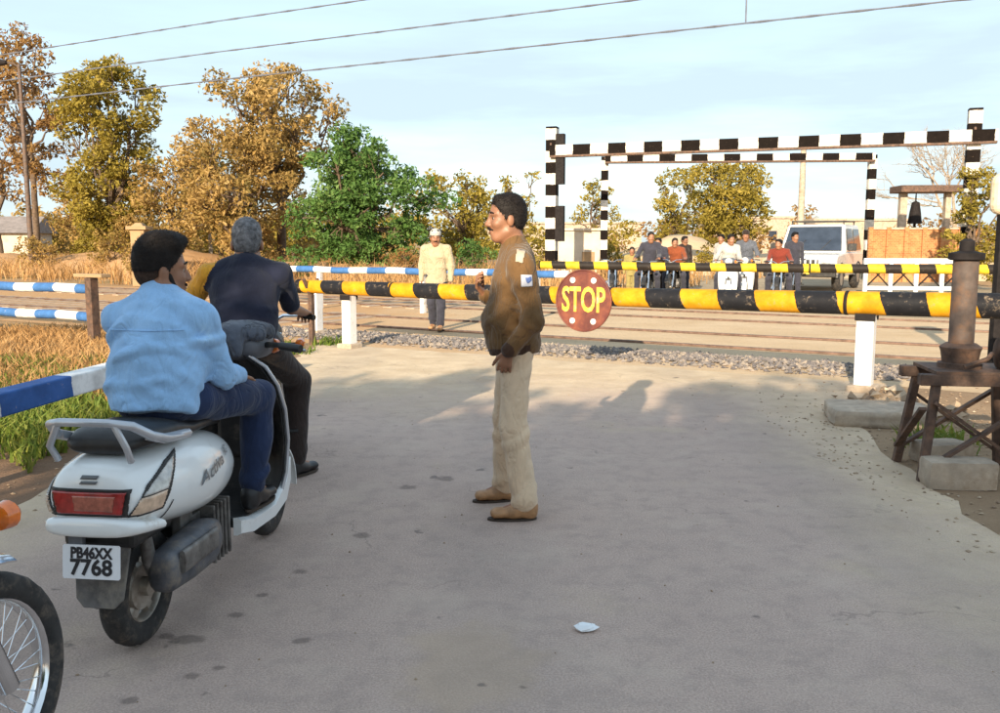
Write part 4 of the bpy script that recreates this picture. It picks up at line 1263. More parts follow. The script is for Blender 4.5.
# unseen trees and a building, added behind the camera to shade the foreground road
def added_shade_tree(x, y, top, w, seed, label):
    return tree('added_shade_tree', label, (x, y, 0), top, rblobs(18, w, 1.6, top - 0.75, 1.0, seed, 'round', 1.3), L_green, 120, 0.2, 0.2, seed=seed, sub=10, sub_r=0.5, group='unseen trees added behind the viewer for shade')
added_shade_tree(-5.0, -4.6, 5.45, 1.0, 81, 'unseen leafy tree added behind the viewer for shade, farthest to the left')
added_shade_tree(-3.1, -4.6, 4.85, 0.9, 82, 'unseen leafy tree added behind the viewer for shade, second from the left')
added_shade_tree(-1.35, -4.6, 5.3, 0.85, 83, 'unseen leafy tree added behind the viewer for shade, third from the left')
added_shade_tree(0.35, -4.6, 4.1, 0.8, 84, 'unseen leafy tree added behind the viewer for shade, nearest to the road')
shade_building = tag(empty('added_shade_building', (-5.2, -8.8, 0)), 'unseen limewashed building added behind the viewer to block the sun', 'building')  # unseen building, added to stop sunlight that leaks past the tree crowns
MB().box((0, 0, 1.7), (7.2, 3.6, 3.4)).build('wall', M['limewash'], shade_building)
MB().box((0, 0, 3.48), (7.8, 4.2, 0.16)).build('roof', M['concrete'], shade_building)
MB().box((0, 1.83, 1.05), (0.95, 0.06, 2.1)).build('door', M['darksteel'], shade_building)
for wx in (-2.2, 2.2):
    wo = MB().box((wx, 1.82, 1.7), (1.1, 0.05, 1.0)).build('window', M['glassdark'], shade_building)
    MB().box((wx, 1.86, 1.17), (1.25, 0.12, 0.06)).build('sill', M['concrete'], wo)

# ------------------------------------------------------------------ barriers, posts and signs
def boom(name, label, a, b, r0, r1, m, group):
    a = Vector(a); b = Vector(b)
    d = b - a; L = d.length
    root = tag(empty(name, (a.x, a.y, 0), math.atan2(d.y, d.x)), label, 'barrier', group)
    pts = [(L * i / 24, 0, a.z + (b.z - a.z) * i / 24 - 0.025 * math.sin(PI * i / 24)) for i in range(25)]
    MB().tube(pts, [r0 + (r1 - r0) * i / 24 for i in range(25)], 16).build('pole', m, root, True)
    MB().lathe([(r0 * 0.5, -0.03), (r0 * 1.06, -0.02), (r0 * 1.06, 0.01)], (0, 0, a.z), (1, 0, 0), 16).build('end_cap', M['darksteel'], root, True)
    for t in (0.18, 0.47, 0.78):
        z = a.z + (b.z - a.z) * t; rr = r0 + (r1 - r0) * t
        MB().lathe([(rr + 0.003, -0.018), (rr + 0.006, -0.012), (rr + 0.006, 0.012), (rr + 0.003, 0.018)], (L * t, 0, z - 0.025 * math.sin(PI * t)), (1, 0, 0), 16, cap=False).build('clamp_band', M['darksteel'], root, True)
    return root, L
boom('barrier_boom', 'lowered yellow and black striped boom nearest to the policeman', (-2.89, 13.0, 0.84), (5.25, 7.82, 0.905), 0.094, 0.122, M['boom'], 'crossing booms')
boom('barrier_boom', 'lowered yellow and black boom beyond the tracks, before the waiting riders', (0.9, 20.1, 0.96), (12.5, 16.8, 0.95), 0.085, 0.10, M['boomfar'], 'crossing booms')

def post(label, x, y, h, w, m, rz, group='white posts of the crossing', foot=True, name='boom_post'):
    root = tag(empty(name, (x, y, 0), rz), label, 'post', group)
    MB().box((0, 0, h / 2 - 0.02), (w, w, h + 0.02)).build('shaft', m, root, bevel=0.012)
    if foot:
        MB().box((0, 0, 0.03), (w * 1.7, w * 1.7, 0.08)).build('footing', M['concrete'], root, bevel=0.015)
    m2 = MB()
    m2.box((0, -w * 0.55, h - 0.03), (w * 1.15, 0.012, 0.07)).box((0, w * 0.55, h - 0.03), (w * 1.15, 0.012, 0.07))
    m2.build('bracket', M['darksteel'], root)
    return root
post('white square post under the right part of the boom, by the rubble', 3.62, 8.86, 0.775, 0.165, M['whitepost'], R(-32))
post('white square post under the left end of the boom', -2.1, 12.50, 0.74, 0.15, M['whitepost'], R(-32))
post('white post behind the left end of the boom', -2.95, 14.4, 0.80, 0.16, M['whitepost'], R(-30))
pv = tag(empty('boom_pivot', (4.95, 8.01, 0), R(-32.5)), 'grey steel pivot housing at the right end of the near boom', 'pivot')
for sy in (-1, 1):
    MB().box((0, sy * 0.17, 0.52), (0.22, 0.05, 1.06)).build('cheek', M['rustgrey'], pv, bevel=0.01)
MB().tube([(0, -0.22, 0.90), (0, 0.22, 0.90)], 0.035, 12).build('axle', M['darksteel'], pv, True)
MB().box((0, 0, 0.04), (0.5, 0.55, 0.1)).build('footing', M['concrete'], pv, bevel=0.02)
MB().box((0.42, 0, 0.90), (0.34, 0.26, 0.30)).build('counterweight', M['rust'], pv, bevel=0.02)
fk = tag(empty('boom_rest', (-2.70, 12.87, 0), R(-32)), 'dark forked steel rest under the left tip of the boom', 'post')
MB().box((0, 0, 0.36), (0.07, 0.07, 0.74)).build('shaft', M['rust'], fk, bevel=0.006)
MB().bar((0, 0, 0.7), (0, -0.14, 0.95), 0.05, 0.03).bar((0, 0, 0.7), (0, 0.14, 0.95), 0.05, 0.03).build('fork', M['rust'], fk)

# round stop sign hung on the boom
sg = tag(empty('stop_sign', (0.965, 10.40, 0.80), R(-32.5)), 'round maroon sign with yellow STOP letters hanging on the boom', 'sign')
MB().lathe([(0.001, -0.008), (0.352, -0.008), (0.362, -0.002), (0.362, 0.006), (0.001, 0.006)], (0, 0, 0), (0, -1, 0), 48, cap=False).build('disc', M['signred'], sg, True, sharp=30)
MB().torus((0, -0.009, 0), (0, 1, 0), 0.352, 0.009, 48, 8).build('rim', M['signred'], sg, True)
tv, tf = text_mesh('STOP', 0.30, 0.001, bold=0.0065, sx=0.78)
link_mesh('lettering', [(x, -0.0105 - z, y * 1.34 - 0.0) for x, y, z in tv], [tuple(reversed(f)) for f in tf], M['signyellow'], sg)
for dx, dz in ((-0.135, 0.235), (0.135, 0.235), (-0.135, -0.235), (0.135, -0.235)):
    MB().lathe([(0.034, 0.0), (0.034, 0.012), (0.022, 0.019), (0.001, 0.021)], (dx, -0.008, dz), (0, -1, 0), 16).build('reflector', M['reflector'], sg, True)
for dx in (-0.12, 0.12):
    MB().bar((dx, 0.012, 0.0), (dx, 0.012, 0.20), 0.035, 0.008, (0, 1, 0)).build('hanger', M['rust'], sg)

# blue and white rail between the two tracks
def pipe_fence(name, label, a, b, zs, r, m, posts, pm, ph, group=None, square=False):
    a = Vector(a); b = Vector(b); d = b - a; L = d.length
    root = tag(empty(name, (a.x, a.y, 0), math.atan2(d.y, d.x)), label, 'fence', group)
    for z in zs:
        if square:
            o = MB().bar((0, 0, z), (L, 0, z), r * 2, r * 2).build('rail', m, root, bevel=0.012)
        else:
            o = MB().tube([(L * i / 12, 0, z + 0.012 * math.sin(i * 2.1)) for i in range(13)], r, 12).build('rail', m, root, True)
    for t in posts:
        MB().box((t * L, 0.0, ph / 2 - 0.02), (0.10, 0.10, ph + 0.02)).build('post', pm, root, bevel=0.008)
    return root
pipe_fence('blue_white_rail', 'blue and white pipe rail between the two tracks behind the boom', T(-16.8, 15.2)[:2] + (0,), T(-7.4, 15.4)[:2] + (0,), (0.86,), 0.07, M['bluewhite2'], (0.1, 0.36, 0.65, 0.93), M['whitepost'], 0.80)
pipe_fence('low_guard_rail', 'low square blue and white guard rail along the grassy roadside', (-3.36, 4.6, 0), (-2.78, 9.4, 0), (0.45,), 0.078, M['bluewhite'], (0.03, 0.70, 0.97), M['whitepost'], 0.37, square=True)
pipe_fence('track_fence', 'two rail blue and white fence at the left edge beside the track', (-5.83, 12.87, 0), (-14.5, 17.9, 0), (0.80, 0.40), 0.068, M['bluewhite2'], (0.25, 0.5, 0.75, 1.0), M['whitepost'], 0.86)
tp = tag(empty('rusty_post', (-5.80, 12.80, 0), R(-30)), 'rusty brown post with a tan cross plank at the fence end', 'post')
MB().box((0, 0, 0.48), (0.13, 0.13, 0.98)).build('shaft', M['rust'], tp, bevel=0.01)
MB().box((0.02, 0, 1.0), (0.62, 0.16, 0.05)).build('cross_plank', M['pillar'], tp, bevel=0.008)

# tan gate pillar and a smaller whitewashed one
for (x, y, w, h, m, lab) in ((-11.9, 30.0, 0.46, 1.85, 'pillar', 'tan plastered gate pillar with a wide cap behind the blue shirted rider'),):
    gp = tag(empty('gate_pillar', (x, y, 0)), lab, 'pillar')
    MB().box((0, 0, h / 2), (w, w, h)).build('shaft', M[m], gp, bevel=0.02)
    MB().box((0, 0, h + 0.06), (w * 1.45, w * 1.45, 0.12)).build('cap', M[m], gp, bevel=0.02)
    MB().box((0, 0, h + 0.17), (w * 0.9, w * 0.9, 0.12), taper=0.5).build('finial', M[m], gp, bevel=0.02)

# height gauges
def gauge(label, a, b, zt, bh, bt, pw, ph, extra=0.0):
    a = Vector((*a, 0)); b = Vector((*b, 0)); d = b - a; L = d.length
    root = tag(empty('height_gauge', a, math.atan2(d.y, d.x)), label, 'height gauge', 'height gauges')
    MB().box((L / 2 + extra / 2, 0, zt), (L + extra, bt, bh)).build('beam', M['gauge'], root)
    MB().box((L / 2 + extra / 2, 0, zt - bh / 2 - 0.04), (L + extra, bt * 1.1, 0.07)).build('lower_channel', M['rust'], root)
    for x in (0, L):
        MB().box((x, 0.25, ph / 2), (pw, pw, ph)).build('post', M['gaugev'], root)
        MB().bar((x, 0.25, ph - 0.1), (x, 0.0, zt), 0.06, 0.06).build('bracket', M['rust'], root)
    return root, L
gz, gL = gauge('near black and white height gauge with heavy posts across the road', (1.78, 32.5), (14.45, 28.0), 4.66, 0.35, 0.22, 0.38, 5.5, 0.6)
MB().box((0.36, 0.05, 4.35), (0.30, 0.22, 1.75)).build('dark_panel', M['darksteel'], gz)
MB().box((0.36, 0.05, 2.1), (0.30, 0.22, 1.25)).build('dark_panel', M['darksteel'], gz)
gauge('slender far height gauge seen beneath the near one', (4.15, 36.2), (14.45, 35.4), 4.72, 0.26, 0.2, 0.28, 4.8)

# street lamp and poles
sl = tag(empty('street_lamp', (-22.55, 43.6, 0)), 'tall thin street lamp with one arm at the left edge', 'street lamp')
MB().tube([(0, 0, 0), (0, 0, 5), (0, 0, 9.7)], [0.13, 0.11, 0.08], 12).build('pole', M['rustgrey'], sl, True)
MB().tube([(0, 0, 9.55), (-0.3, 0, 9.75), (-0.75, 0, 9.8)], 0.035, 8).build('arm', M['rustgrey'], sl, True)
MB().lathe([(0.02, -0.35), (0.12, -0.28), (0.15, 0.0), (0.10, 0.26), (0.02, 0.3)], (-0.85, 0, 9.78), (1, 0, 0), 12).build('lamp_head', M['darksteel'], sl, True)
fp = tag(empty('power_pole', (15.2, 46, 0)), 'tan concrete power pole behind the white jeep', 'pole')
MB().tube([(0, 0, 0), (0, 0, 6.2)], [0.19, 0.13], 10).build('shaft', M['concrete'], fp, True)
MB().box((0, 0, 5.8), (1.1, 0.1, 0.1)).build('cross_arm', M['rust'], fp)

# overhead line of the railway
def wire(label, z, s, r, sag):
    pts = []
    rr_ = []
    for i in range(441):
        t = -62 + 110 * i / 440
        rr_.append(r * (1.35 if i % 3 == 0 else 0.8))
        span = ((t + 62) % 55) / 55
        pts.append((t * math.cos(R(27.5)), 17.3 - t * math.sin(R(27.5)), z - sag * 4 * span * (1 - span)))
    o = MB().tube(pts, rr_, 6).build('overhead_wire', M['wire'], None, True)
    return tag(o, label, 'wire', 'overhead wires')
wire('lowest of the three overhead wires, crossing above the gauge', 5.02, 15.0, 0.016, 0.03)
wire('middle one of the three overhead wires', 5.62, 15.0, 0.015, 0.06)
wire('uppermost of the three overhead wires at the top left', 6.27, 15.0, 0.015, 0.06)
for t in (-7, 48, -62):
    if t == -7: continue
    x, y, _ = T(t, 17.9)
    ms = tag(empty('catenary_mast', (t * math.cos(R(27.5)), 17.3 - t * math.sin(R(27.5)), 0), R(-27.5)), 'steel mast carrying the overhead wires, ' + ('far out to the left' if t < 0 else 'out to the right'), 'mast', 'overhead line masts')
    MB().box((0, -0.25, 3.6), (0.22, 0.22, 7.2)).build('shaft', M['rustgrey'], ms)
    for z in (5.02, 5.62, 6.27):
        MB().bar((0, -0.25, z), (0, 0.12, z), 0.05, 0.05).build('bracket', M['rustgrey'], ms)
dr = MB().bar((4.0, 15.22, 5.02), (4.0, 15.22, 5.60), 0.02, 0.02).build('wire_dropper', M['wire'])
tag(dr, 'short upright dropper between the overhead wires above the gauge', 'wire')

# winch stand on the right
ws = tag(empty('winch_stand', (2.97, 5.66, 0), R(-8)), 'rusty braced trestle carrying a thick grey gate column', 'winch stand')
W, Dp, Hh = 0.30, 0.24, 0.60
for sx in (-1, 1):
    for sy in (-1, 1):
        MB().bar((sx * W * 0.82, sy * Dp * 0.8, Hh), (sx * W * 1.08, sy * Dp * 1.1, -0.01), 0.055, 0.05, (1, 0, 0)).build('leg', M['rust'], ws, bevel=0.005)
for sy in (-1, 1):
    MB().bar((-W * 0.88, sy * (Dp + 0.035) * 0.95, 0.50), (W * 1.0, sy * (Dp + 0.035), 0.10), 0.02, 0.05, (0, 1, 0)).build('brace', M['rust'], ws)
    MB().bar((W * 0.88, sy * (Dp + 0.058) * 0.95, 0.50), (-W * 1.0, sy * (Dp + 0.058), 0.10), 0.02, 0.05, (0, 1, 0)).build('brace', M['rust'], ws)
    MB().bar((-W - 0.05, sy * Dp * 0.82, Hh + 0.035), (W + 0.30, sy * Dp * 0.82, Hh + 0.035), 0.07, 0.07).build('top_beam', M['rust'], ws, bevel=0.006)
for sx in (-1, 1):
    MB().bar((sx * (W + 0.03), -Dp, 0.46), (sx * (W + 0.03), Dp, 0.12), 0.02, 0.045, (1, 0, 0)).build('brace', M['rust'], ws)
MB().box((0.05, 0, Hh + 0.08), (0.62, 0.46, 0.02)).build('deck_plate', M['rust'], ws)
MB().lathe([(0.13, 0), (0.13, 0.03), (0.105, 0.035), (0.115, 0.10), (0.125, 0.13), (0.09, 0.155)], (-0.05, 0, Hh + 0.09), (0, 0, 1), 20).build('drum', M['rust'], ws, True)
cl = MB().lathe([(0.074, 0.0), (0.074, 0.22), (0.075, 0.50), (0.075, 0.53)], (-0.05, 0, Hh + 0.24), (0, 0, 1), 20).build('column', M['rustgrey'], ws, True)
MB().lathe([(0.09, 0.0), (0.105, 0.006), (0.105, 0.045), (0.06, 0.055), (0.045, 0.06), (0.042, 0.12), (0.02, 0.135)], (-0.05, 0, Hh + 0.765), (0, 0, 1), 20).build('column_cap', M['darksteel'], ws, True)
MB().lathe([(0.02, -0.02), (0.10, 0), (0.10, 0.02), (0.055, 0.03), (0.055, 0.20), (0.10, 0.21), (0.10, 0.23), (0.02, 0.25)], (0.16, -0.05, Hh + 0.19), (1, 0, 0.0), 20).build('winch_drum', M['rust'], ws, True)
MB().torus((0.20, -0.22, Hh + 0.19), (0, 1, 0), 0.085, 0.012, 24, 8).build('hand_wheel', M['rust'], ws, True)
MB().tube([(0.10, -0.1, Hh + 0.19), (0.04, -0.2, Hh + 0.17), (-0.10, -0.22, Hh + 0.12)], 0.014, 8).build('crank_handle', M['rust'], ws, True)

def chunk(name, label, loc, size, rz, cat, seed, m=None):
    """worn concrete block: a subdivided box with knocked edges"""
    g = np.random.default_rng(seed)
    x, y, z = (s / 2 for s in size)
    n = 7; v = []; f = []; key = {}
    def vid(p):
        k = tuple(np.round(p, 5))
        if k not in key:
            key[k] = len(v); q = np.array(p)
            e = np.abs(q) ; near = (e > 0.99).sum()
            q = q * (1 - 0.035 * max(0, near - 1)) + g.normal(size=3) * 0.012
            v.append((q[0] * x, q[1] * y, q[2] * z + z))
        return key[k]
    L = np.linspace(-1, 1, n)
    for ax in range(3):
        for sg_ in (-1, 1):
            for i in range(n - 1):
                for j in range(n - 1):
                    q = []
                    for a, c in ((i, j), (i + 1, j), (i + 1, j + 1), (i, j + 1)):
                        p = [0, 0, 0]; p[ax] = sg_; p[(ax + 1) % 3] = L[a]; p[(ax + 2) % 3] = L[c]
                        q.append(vid(p))
                    f.append(tuple(q) if sg_ > 0 else tuple(reversed(q)))
    o = link_mesh(name, v, f, m or M['concrete'], smooth=True, sharp=50)
    o.location = loc; o.rotation_euler = (0, 0, rz)
    return tag(o, label, cat)
chunk('concrete_slab', 'low concrete slab on the ground before the right white post', (3.12, 7.32, 0.004), (0.78, 0.62, 0.13), R(-12), 'slab', 91)
chunk('concrete_block', 'loose tan concrete block at the foot of the rusty trestle', (2.78, 5.33, 0.004), (0.40, 0.20, 0.17), R(-6), 'block', 92)
chunk('kerb_stone', 'pale stone lying inside the rusty trestle', (2.98, 5.95, 0.004), (0.34, 0.22, 0.14), R(10), 'stone', 93)

sp = tag(empty('signal_pole', (5.38, 9.70, 0)), 'dark pole with a cream rounded box at the right edge', 'pole')
MB().box((0, 0, 0.88), (0.125, 0.10, 1.78)).build('shaft', M['darksteel'], sp, bevel=0.008)
MB().box((0.06, 0, 1.98), (0.44, 0.2, 0.44)).build('box', M['creambox'], sp, bevel=0.10, seg=4)
MB().box((0, 0, 0.03), (0.3, 0.3, 0.08)).build('footing', M['concrete'], sp, bevel=0.02)

lp = MB()
gg = np.random.default_rng(3)
ringv = []
for i in range(5):
    a = i / 4
    ringv.append([(0.030 * math.cos(2 * PI * k / 9) * (0.4 + math.sin(PI * (0.12 + 0.76 * a))) * gg.uniform(0.7, 1.3), 0.022 * math.sin(2 * PI * k / 9) * (0.4 + math.sin(PI * (0.12 + 0.76 * a))) * gg.uniform(0.7, 1.3), 0.001 + 0.024 * a * gg.uniform(0.8, 1.2)) for k in range(9)])
lt = lp.loft(ringv).build('crumpled_paper', M['litter'])
lt.location = (0.33, 3.28, 0.009)
tag(lt, 'crumpled white scrap of paper lying on the road', 'litter')

# ------------------------------------------------------------------ far buildings
def brickmat():
    m, nt, b = newmat('orange_brick')
    t = nt.nodes.new('ShaderNodeTexCoord')
    mpn = nt.nodes.new('ShaderNodeMapping'); mpn.inputs['Rotation'].default_value = (R(90), 0, 0)
    nt.links.new(t.outputs['Object'], mpn.inputs['Vector'])
    bt = nt.nodes.new('ShaderNodeTexBrick')
    bt.inputs['Scale'].default_value = 4.2
    bt.inputs['Color1'].default_value = (0.34, 0.11, 0.035, 1); bt.inputs['Color2'].default_value = (0.44, 0.19, 0.065, 1)
    bt.inputs['Mortar'].default_value = (0.4, 0.25, 0.13, 1)
    nt.links.new(mpn.outputs['Vector'], bt.inputs['Vector'])
    c = mixc(nt, smooth01(nt, noise(nt, 2.2, 6), 0.5, 0.7), bt.outputs['Color'], (0.46, 0.26, 0.11))
    nt.links.new(c, b.inputs['Base Color'])
    b.inputs['Roughness'].default_value = 0.95
    return m
M['brick'] = brickmat()
bw = tag(empty('brick_wall', (13.4, 33.0, 0), R(-4)), 'orange brick wall with piers behind the white cross braced fence', 'wall')
MB().box((1.9, 0, 0.95), (3.8, 0.24, 1.9)).build('wall', M['brick'], bw)
for k in range(7):
    MB().box((0.02 + 0.63 * k, -0.14, 0.99), (0.16, 0.14, 1.98)).build('pier', M['brick'], bw, bevel=0.015)
MB().box((1.9, 0, 1.93), (3.9, 0.34, 0.07)).build('coping', M['concrete'], bw, bevel=0.015)
pt = tag(empty('concrete_portal', (15.35, 35.0, 0), R(-4)), 'small concrete portal with a flat roof above the brick wall', 'shelter')
MB().box((0.1, 0, 1.65), (0.26, 0.3, 3.3)).build('column', M['concrete'], pt, bevel=0.02)
MB().box((1.75, 0, 1.65), (0.2, 0.3, 3.3)).build('column', M['concrete'], pt, bevel=0.02)
MB().box((0.95, 0, 3.44), (2.3, 1.3, 0.26)).build('roof', M['rust'], pt, bevel=0.02)
bell = tag(empty('bell', (15.95, 35.0, 0)), 'dark bell hanging in the concrete portal', 'bell')
MB().lathe([(0.02, 3.3), (0.03, 3.0), (0.14, 2.95), (0.20, 2.6), (0.24, 2.3), (0.27, 2.15), (0.05, 2.16)], (0, 0, 0), (0, 0, 1), 16).build('bowl', M['darksteel'], bell, True)
MB().tube([(0, 0, 2.3), (0, 0, 1.98)], 0.05, 8).build('clapper', M['darksteel'], bell, True)
wf = tag(empty('cross_braced_fence', (9.95, 24.6, 0), R(-10)), 'white fence with crossed braces right of the jeep', 'fence')
MB().box((1.3, 0, 0.95), (2.7, 0.08, 0.14)).build('rail', M['whitepost'], wf)
MB().box((1.3, 0, 0.22), (2.7, 0.08, 0.10)).build('rail', M['whitepost'], wf)
for k in range(5):
    MB().box((0.65 * k, 0.0, 0.5), (0.10, 0.10, 1.0)).build('post', M['whitepost'], wf)
for k in range(4):
    MB().bar((0.65 * k + 0.06, -0.012, 0.28), (0.65 * k + 0.59, -0.012, 0.86), 0.03, 0.07, (0, 1, 0)).build('brace', M['darksteel'], wf)
    MB().bar((0.65 * k + 0.59, -0.045, 0.28), (0.65 * k + 0.06, -0.045, 0.86), 0.03, 0.07, (0, 1, 0)).build('brace', M['darksteel'], wf)
cabin = tag(empty('limewashed_cabin', (2.0, 37.0, 0), R(-6)), 'low limewashed cabin behind the left gauge post', 'building')
MB().box((1.1, 1.2, 0.95), (2.2, 2.4, 1.9)).build('wall', M['limewash'], cabin)
MB().box((1.1, 1.2, 1.95), (2.4, 2.6, 0.10)).build('roof', M['limewash'], cabin, bevel=0.02)
MB().box((1.6, -0.015, 0.55), (0.5, 0.05, 1.0)).build('door', M['pillar'], cabin)
hut = tag(empty('grey_roofed_hut', (-33.5, 60, 0), R(8)), 'small hut with a grey roof at the left edge behind the trees', 'building')
MB().box((0, 0, 1.0), (6, 4, 2.0)).build('wall', M['limewash'], hut)
MB().prism([(-2.4, 2.0), (2.4, 2.0), (0, 3.1)], lambda a, b, t: (t, a, b), -3.3, 3.3).build('roof', M['roofgrey'], hut)
MB().box((0.8, -2.02, 0.95), (0.9, 0.06, 1.8)).build('door', M['darksteel'], hut)
for i, (x, y, w, hh, lab) in enumerate([(6.5, 95, 16, 3.2, 'long low tan wall on the horizon beyond the gauge'), (24, 88, 9, 3.6, 'pale flat roofed house on the horizon behind the jeep'), (31, 80, 8, 3.2, 'pale flat roofed house on the horizon at the right edge')]):
    hs_ = tag(empty('far_house', (x, y, 0)), lab, 'building', 'buildings on the horizon')
    MB().box((0, 0, hh / 2), (w, 4, hh)).build('wall', M['concrete'], hs_)
    MB().box((0, 0, hh + 0.1), (w + 0.3, 4.3, 0.2)).build('parapet', M['concrete'], hs_)
    for k in range(int(w // 4.2)):
        MB().box((-w / 2 + 2.1 + 4.2 * k, -2.02, hh * 0.55), (0.8, 0.06, 0.9)).build('window', M['glassdark'], hs_)

# ------------------------------------------------------------------ two-wheelers
def wheel(root, c, r, tw, nsp, rimm, wire_spokes=False, rim_r=None):
    c = np.array(c, float)
    rr = rim_r or r - tw * 0.95
    m = MB()
    m.torus(c, (0, 1, 0), rr, 0.014, 40, 8, 2.0)
    m.lathe([(0.02, -0.055), (0.035, -0.05), (0.035, 0.05), (0.02, 0.055)], c, (0, 1, 0), 14)
    for k in range(nsp):
        a = 2 * PI * k / nsp
        e = c + np.array((math.cos(a), 0, math.sin(a))) * (rr - 0.008)
        if wire_spokes:
            m.tube([c + np.array((0, 0.04 * (1 if k % 2 else -1), 0)), e], 0.0016, 4)
        else:
            m.bar(c, e, 0.034, 0.022, (0, 1, 0))
    if not wire_spokes:
        m.lathe([(0.085, -0.02), (0.085, 0.02)], c, (0, 1, 0), 24)
    w = m.build('wheel', rimm, root, True)
    t = MB()
    n = 56; mseg = 14; rings = []
    for i in range(n):
        a = 2 * PI * i / n
        e = np.array((math.cos(a), 0, math.sin(a)))
        rg = []
        for k in range(mseg):
            b = 2 * PI * k / mseg
            cs, sn = math.cos(b), math.sin(b)
            rad = r - tw * 0.5 + tw * 0.5 * math.copysign(abs(cs) ** 0.8, cs)
            if cs > 0.55 and i % 2 and k % 2: rad -= 0.004
            rg.append(c + e * rad + np.array((0, tw * 0.5 * math.copysign(abs(sn) ** 0.75, sn), 0)))
        rings.append(rg)
    t.loft(rings, closed=True)
    t.build('tyre', M['tyre'], w, True, sharp=60)
    return w

def arc_strip(c, r, a0, a1, hw, n=14, thick=0.006, crown=0.012):
    m = MB(); rings = []
    for i in range(n + 1):
        a = a0 + (a1 - a0) * i / n
        e = np.array((math.cos(a), 0, math.sin(a)))
        rg = []
        for y in (-1, -0.6, 0, 0.6, 1): rg.append(np.array(c) + e * (r + crown * (1 - y * y)) + np.array((0, y * hw, 0)))
        for y in (1, 0.6, 0, -0.6, -1): rg.append(np.array(c) + e * (r - thick + crown * (1 - y * y)) + np.array((0, y * hw, 0)))
        rings.append(rg)
    return m.loft(rings)

def on_surface(bvh, poly, o, u, v, d, off=0.004, step=0.012, thick=0.0):
    """fills a 2-D outline (in the plane o + a*u + b*v) with a fine net and lays it on a body along direction d"""
    o, u, v, d = (np.array(k, float) for k in (o, u, v, d))
    xs = [p[0] for p in poly]; ys = [p[1] for p in poly]
    def inside(x, y):
        c = False; n = len(poly)
        for i in range(n):
            x0, y0 = poly[i]; x1, y1 = poly[(i + 1) % n]
            if (y0 > y) != (y1 > y) and x < (x1 - x0) * (y - y0) / (y1 - y0) + x0: c = not c
        return c
    def clampp(x, y):
        if inside(x, y): return x, y
        best = None
        for i in range(len(poly)):
            a = np.array(poly[i]); b = np.array(poly[(i + 1) % len(poly)])
            t = np.clip(((x, y) - a) @ (b - a) / ((b - a) @ (b - a)), 0, 1); q = a + t * (b - a)
            dd = np.hypot(q[0] - x, q[1] - y)
            if best is None or dd < best[0]: best = (dd, q)
        return best[1]
    nx = max(2, int((max(xs) - min(xs)) / step)); ny = max(2, int((max(ys) - min(ys)) / step))
    grid = {}; V = []; F = []
    def vid(i, j):
        if (i, j) not in grid:
            x = min(xs) + (max(xs) - min(xs)) * i / nx; y = min(ys) + (max(ys) - min(ys)) * j / ny
            x, y = clampp(x, y)
            p = o + x * u + y * v
            h = bvh.ray_cast(Vector(p), Vector(d))
            if h[0] is None:
                grid[i, j] = None
            else:
                q = np.array(h[0]); nn = np.array(h[1])
                if nn @ d > 0: nn = -nn
                V.append(q + nn * off); grid[i, j] = len(V) - 1
        return grid[i, j]
    for i in range(nx):
        for j in range(ny):
            cx = min(xs) + (max(xs) - min(xs)) * (i + .5) / nx; cy = min(ys) + (max(ys) - min(ys)) * (j + .5) / ny
            if inside(cx, cy):
                q = [vid(i, j), vid(i + 1, j), vid(i + 1, j + 1), vid(i, j + 1)]
                if None not in q: F.append(tuple(q))
    return V, F

def lens(name, bvh, poly, o, u, v, d, m, parent, off=0.004, thick=0.008):
    V, F = on_surface(bvh, poly, o, u, v, d, off, 0.0045)
    ob = link_mesh(name, V, F, m, parent, smooth=True, sharp=0)
    s = ob.modifiers.new('solid', 'SOLIDIFY'); s.thickness = thick; s.offset = 0
    return ob

def text_on(bvh, txt, size, o, u, v, d, m, parent, off=0.0035, shear=0.0, bold=0.0, name='lettering', sx=1.0):
    tv, tf = text_mesh(txt, size, 0, shear=shear, bold=bold, sx=sx)
    u, v, d, o = (np.array(k, float) for k in (u, v, d, o))
    V = []
    for x, y, z in tv:
        p = o + x * u + y * v
        h = bvh.ray_cast(Vector(p), Vector(d))
        if h[0] is None: V.append(p)
        else: V.append(np.array(h[0]) - d * off)
    return link_mesh(name, V, tf, m, parent)

